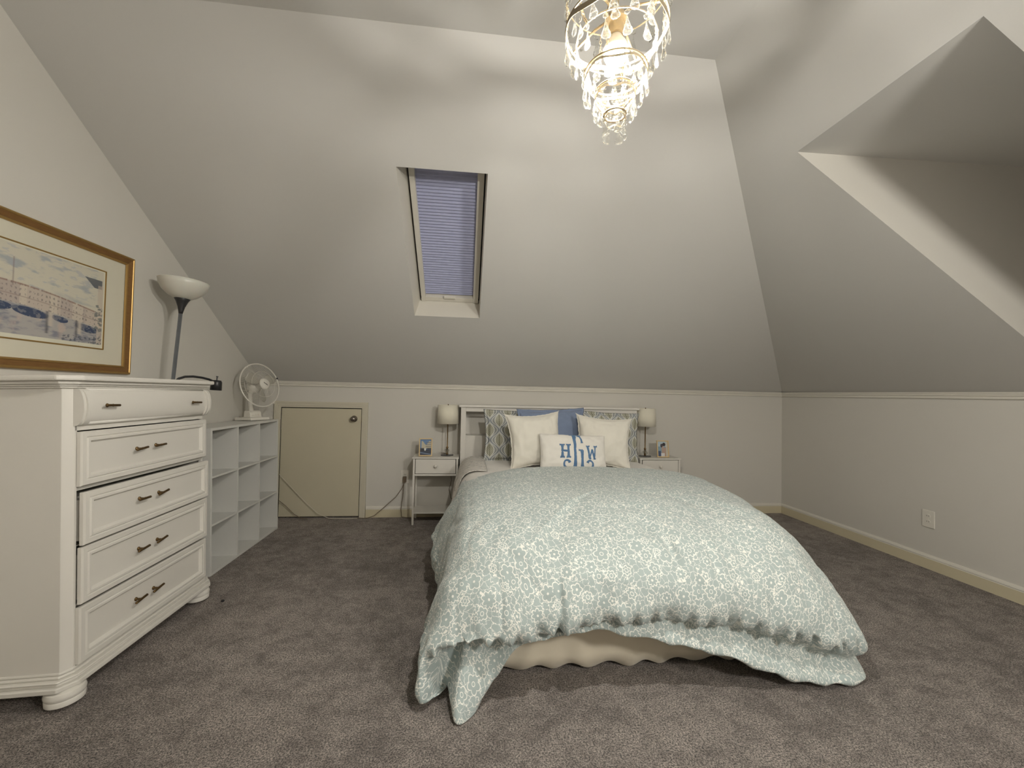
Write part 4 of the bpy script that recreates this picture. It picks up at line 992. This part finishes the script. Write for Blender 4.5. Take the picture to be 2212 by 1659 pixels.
# table lamps
def table_lamp(x, y, label):
    z = .590; t = thing('table_lamp', label, 'lamp', (x, y, z), group='table lamps with drum shades')
    mk('glass_foot', MB().lathe([(0, 0), (.058, 0), (.060, .004), (.055, .008), (.012, .010), (0, .010)], n=32), MT['glass'], t, world=False, smooth=True)
    m = MB()
    for k in range(10):      # star cut crystal
        a = 2 * PI * k / 10; r1 = .038 if k % 2 == 0 else .020
        m.add([(0, 0, .012), (0, 0, .066), (r1 * math.cos(a), r1 * math.sin(a), .040 + (.010 if k % 4 else -.006)), (.020 * math.cos(a + PI / 10), .020 * math.sin(a + PI / 10), .030), (.020 * math.cos(a - PI / 10), .020 * math.sin(a - PI / 10), .048)],
              [(0, 2, 3), (0, 4, 2), (1, 3, 2), (1, 2, 4), (0, 3, 1), (0, 1, 4)])
    mk('crystal_star', m, MT['crystal'], t, world=False)
    mk('stem', MB().lathe([(.010, .006), (.010, .022), (.004, .026), (.004, .060), (.011, .066), (.011, .072), (.0050, .084), (.0050, .34), (.009, .345), (.009, .36), (0, .36)], n=16), MT['brass'], t, world=False, smooth=True)
    mk('finial', MB().lathe([(.007, .448), (.003, .455), (.006, .462), (0, .468)], n=12), MT['brass'], t, world=False)
    sh_ = mk('lamp_shade', MB().lathe([(.096, .290), (.091, .458)], n=48, cap=False), MT['shade'], t, world=False, smooth=True, solid=.002)
    m = MB()
    for k in range(3):
        a = 2 * PI * k / 3; m.tube([(0, 0, .448), (.0905 * math.cos(a), .0905 * math.sin(a), .452)], .0012, 5)
    m.tube([(0, 0, .36), (0, 0, .45)], .003, 6)
    mk('shade_spider', m, MT['brass'], sh_, world=False)
    return t
table_lamp(-.158, 3.845, 'drum shade table lamp on the left nightstand')
table_lamp(1.719, 3.845, 'drum shade table lamp on the right nightstand')
tag(mk('lamp_cable', MB().tube([(-.215, 3.90, .602), (-.17, 3.93, .598), (-.13, 3.962, .57), (-.13, 3.962, .44), (-.115, 3.962, .34), (-.135, 3.962, .26), (-.12, 3.962, .18), (-.085, 3.96, .13), (-.08, 3.955, .115)], .0028, 6), MT['cordb'], smooth=True),
    'brown lamp cable hanging down behind the left nightstand', 'cord')

# small photo frames
def photo_frame(x, label, art, rz):
    t = thing('photo_frame', label, 'picture frame', (x, 3.775, .592), (LB(-9), 0, rz), group='small photo frames')
    w, h, b = .058, .158, .010; m = MB()
    for (x0, x1, z0, z1) in ((-w, -w + b, 0, h), (w - b, w, 0, h), (-w + b, w - b, 0, b), (-w + b, w - b, h - b, h)): m.box(x0, x1, -.008, .004, z0, z1)
    mk('frame', m, MT['palewood'], t, world=False, bevel=.0012)
    mk('backing', MB().box(-w + .003, w - .003, .0042, .007, .003, h - .003), MT['cordb'], t, world=False)
    mk('easel_leg', MB().add([(-.012, .007, .10), (.012, .007, .10), (.016, .045, .001 - .006), (-.016, .045, .001 - .006)], [(0, 1, 2, 3)]), MT['cordb'], t, world=False, solid=.002)
    mk('photo', vgrid(48, 64, lambda U, V: np.stack([-w + b + U * 2 * (w - b), np.full(U.shape, -.002), b + V * (h - 2 * b)], -1), art), MT['photo'], t, world=False)
    return t
def art_street(U, V):
    C = np.ones(U.shape + (3,)) * np.array((.10, .20, .38))
    C = lerp(C, (.50, .46, .34), ((V > .40) & (V < .78 + .12 * np.sin(U * 9)) & (U > .12)).astype(float))
    C = lerp(C, (.16, .16, .17), ((V > .40) & (V < .9) & (np.sin(V * 50) > .2) & (U > .5)).astype(float) * .8)
    C = lerp(C, (.035, .045, .07), (V < .34 + .06 * np.sin(U * 5)).astype(float))
    C = lerp(C, (.02, .02, .025), ((V < .46) & (V > .28) & ((U < .35) | (U > .62))).astype(float) * .8)
    C = lerp(C, (.75, .75, .70), (((U - .45) / .07) ** 2 + ((V - .36) / .09) ** 2 < 1).astype(float))
    C = lerp(C, (.20, .28, .42), (np.abs(V - .16 + U * .12) < .02).astype(float)); return C
def art_beach(U, V):
    C = np.ones(U.shape + (3,)) * np.array((.45, .56, .62))
    C = lerp(C, (.22, .34, .42), ((V < .66)).astype(float)); C = lerp(C, (.62, .55, .42), ((U > .80)).astype(float) * .8)
    C = lerp(C, (.42, .30, .24), ((V < .60) & (np.abs(U - .60) < .22)).astype(float))
    C = lerp(C, (.60, .40, .30), ((((U - .48) / .11) ** 2 + ((V - .68) / .10) ** 2) < 1).astype(float))
    C = lerp(C, (.03, .025, .03), ((((U - .62) / .16) ** 2 + ((V - .80) / .12) ** 2) < 1).astype(float))
    C = lerp(C, (.06, .05, .06), ((((U - .38) / .12) ** 2 + ((V - .72) / .13) ** 2) < 1).astype(float))
    C = lerp(C, (.05, .08, .16), ((V < .36) & (U < .30)).astype(float)); C = lerp(C, (.66, .66, .66), ((V < .22) & (U > .30) & (U < .66)).astype(float)); return C
photo_frame(-.345, 'small gilt frame holding a street photo on the left nightstand', art_street, LB(4))
photo_frame(1.868, 'small gilt frame with a photo of two people on the right nightstand', art_beach, LB(-3))

# ------------------------------------------------------------------ chandelier
CX, CY = .356, 1.0
ch = thing('chandelier', 'tiered crystal chandelier with lit bulb hanging from the flat ceiling', 'chandelier', (CX, CY, ZC))
Z0 = -ZC
def zz(z): return z - ZC
def ring_pts(r, z, n=64, wav=0, k=8): return [(r * math.cos(a), r * math.sin(a), zz(z) + wav * math.sin(k * a)) for a in np.linspace(0, 2 * PI, n, endpoint=False)]
mk('canopy', MB().lathe([(0, 0), (.06, 0), (.062, -.010), (.045, -.022), (.012, -.030), (0, -.030)], n=32), MT['chain'], ch, world=False, smooth=True)
m = MB(); zt = zz(2.665); k = 0
while zt > zz(2.41):
    m.tube([(.008 * math.cos(a) * (1 if k % 2 else 0), .008 * math.cos(a) * (0 if k % 2 else 1), zt + .013 * math.sin(a)) for a in np.linspace(0, 2 * PI, 12, endpoint=False)], .0018, 5, closed=True)
    zt -= .021; k += 1
mk('hanging_chain', m, MT['chain'], ch, world=False)
mk('stem', MB().lathe([(.004, zz(2.42)), (.012, zz(2.405)), (.006, zz(2.39)), (.006, zz(2.30)), (.013, zz(2.285)), (.006, zz(2.27)), (.006, zz(2.14)), (.014, zz(2.125)), (0, zz(2.12))], n=16), MT['chain'], ch, world=False, smooth=True)
soc = mk('socket', MB().lathe([(.010, zz(2.130)), (.024, zz(2.122)), (.030, zz(2.108)), (.030, zz(2.104)), (.019, zz(2.102)), (.019, zz(2.072)), (0, zz(2.072))], n=24), MT['chain'], ch, world=False, auto=.6)
mk('bulb_housing', MB().lathe([(.0325, zz(2.030)), (.0330, zz(2.034)), (.028, zz(2.046)), (.018, zz(2.062)), (.014, zz(2.071)), (0, zz(2.071))], n=28), MT['plastic'], ch, world=False, smooth=True)
mk('bulb', MB().lathe([(0, zz(1.998)), (.013, zz(2.000)), (.024, zz(2.008)), (.029, zz(2.019)), (.030, zz(2.031)), (0, zz(2.031))], n=28), MT['bulb'], ch, world=False, smooth=True)
# one cut drop with its octagon bead
def drop_mesh(length=.044, wd=.0115):
    m = MB(); prof = [(.0, .0), (.0014, -.002), (.003, -.010), (.0062, -.020), (.0098, -.029), (wd, -.035), (.0098, -.0405), (.0052, -.0430), (0, -.044)]
    prof = [(r, z * length / .044 - .020) for r, z in prof]
    m.lathe(prof, n=8); o = len(m.v)
    m.lathe([(0, -.003), (.0055, -.006), (.0070, -.0095), (.0055, -.013), (0, -.016)], n=8)
    m.v = [(p[0], p[1] * .42, p[2]) for p in m.v]
    m.tube([(0, 0, 0), (0, 0, -.004)], .0006, 4).tube([(0, 0, -.0155), (0, 0, -.021)], .0006, 4)
    return m
proto = {}
def hang(par, r, z, a, L=.044, tilt=0):
    key = round(L, 3)
    if key not in proto:
        o = mk('crystal_drop', drop_mesh(L), MT['crystal'], par, world=False); proto[key] = o
    else:
        o = proto[key].copy(); COL.objects.link(o); o.parent = par
    o.location = (r * math.cos(a), r * math.sin(a), zz(z)); o.rotation_euler = (tilt, random.uniform(-.12, .12), a + PI / 2 + random.uniform(-.25, .25)); return o
def band(r, z, hgt, wav, k, rr=.0014):
    G = []
    for a in np.linspace(0, 2 * PI, 120, endpoint=False):
        zc = zz(z) + wav * math.cos(k * a); G.append([(r * math.cos(a), r * math.sin(a), zc - hgt / 2), (r * math.cos(a), r * math.sin(a), zc + hgt / 2)])
    return MB().grid(G, wrap=True)
tiers = (  # radius, z, drops, length, scalloped band height
    (.128, 2.185, 15, .046, .0), (.126, 2.090, 16, .046, .014), (.100, 2.052, 13, .044, .0), (.077, 1.975, 14, .042, .006), (.050, 1.925, 11, .040, .006), (.027, 1.868, 7, .040, .004))
for ti, (r, z, n, L, hg) in enumerate(tiers):
    m = MB(); m.tube(ring_pts(r, z), .0019, 6, closed=True)
    if hg:
        bm_ = band(r, z - .012, hg, .012 if ti == 1 else .004, 4 if ti == 1 else 5); m.add(bm_.v, bm_.f)
    rg = mk('ring', m, MT['chain'], ch, world=False, solid=.0012 if hg else 0)
    for k in range(n):
        hang(rg, r, z - .002 - (.012 if hg > .01 else 0) * 0, 2 * PI * k / n + ti * .37, L, 0)
    # a second, shorter row just inside
    if ti in (1, 3):
        for k in range(8): hang(rg, r - .012, z - .020, 2 * PI * (k + .5) / 8, .036)
for k in range(4):       # arms, and chains swagged between the rings
    a = PI / 4 + k * PI / 2
    mk('arm', MB().tube([(.008 * math.cos(a), .008 * math.sin(a), zz(2.125)), (.06 * math.cos(a), .06 * math.sin(a), zz(2.118)), (.126 * math.cos(a), .126 * math.sin(a), zz(2.090))], .0032, 8), MT['chain'], ch, world=False, smooth=True)
    mk('arm', MB().tube([(.006 * math.cos(a + .7), .006 * math.sin(a + .7), zz(2.29)), (.07 * math.cos(a + .7), .07 * math.sin(a + .7), zz(2.24)), (.128 * math.cos(a + .7), .128 * math.sin(a + .7), zz(2.185))], .0028, 8), MT['chain'], ch, world=False, smooth=True)
for ti in range(5):
    (ra, za), (rb, zb2) = tiers[ti][:2], tiers[ti + 1][:2]
    for k in range(4):
        a = k * PI / 2 + ti * .5; m = MB(); n = 9
        for i in range(n):
            f = (i + .5) / n; r = ra + (rb - ra) * f; z = zz(za + (zb2 - za) * f) - .012 * math.sin(PI * f)
            cc = Vector((r * math.cos(a), r * math.sin(a), z)); tt = Vector(((rb - ra) * math.cos(a), (rb - ra) * math.sin(a), zb2 - za)).normalized()
            sd_ = Vector((-math.sin(a), math.cos(a), 0)) if i % 2 else tt.cross(Vector((-math.sin(a), math.cos(a), 0)))
            m.tube([cc + tt * .006 * math.cos(b) + sd_ * .0034 * math.sin(b) for b in np.linspace(0, 2 * PI, 8, endpoint=False)], .0008, 4, closed=True)
        mk('chain', m, MT['chain'], ch, world=False)

# opal globe pendant further back in the room, behind the camera
fm = thing('globe_pendant', 'opal glass globe pendant hanging behind the camera', 'lamp', (1.60, -.60, ZC))
mk('canopy', MB().lathe([(0, 0), (.055, 0), (.055, -.012), (.02, -.025), (0, -.025)], n=32), MT['nickel'], fm, world=False, smooth=True)
mk('pendant_cord', MB().tube([(0, 0, -.02), (0, 0, -.66)], .004, 8), MT['nickel'], fm, world=False)
mk('cap', MB().lathe([(.012, -.64), (.035, -.66), (.040, -.69), (0, -.69)], n=28), MT['nickel'], fm, world=False, smooth=True)
mk('globe', MB().lathe([(.135 * math.sin(a), -.815 - .135 * math.cos(a)) for a in np.linspace(0, PI, 24)], n=40), MT['diffuser'], fm, world=False, smooth=True)
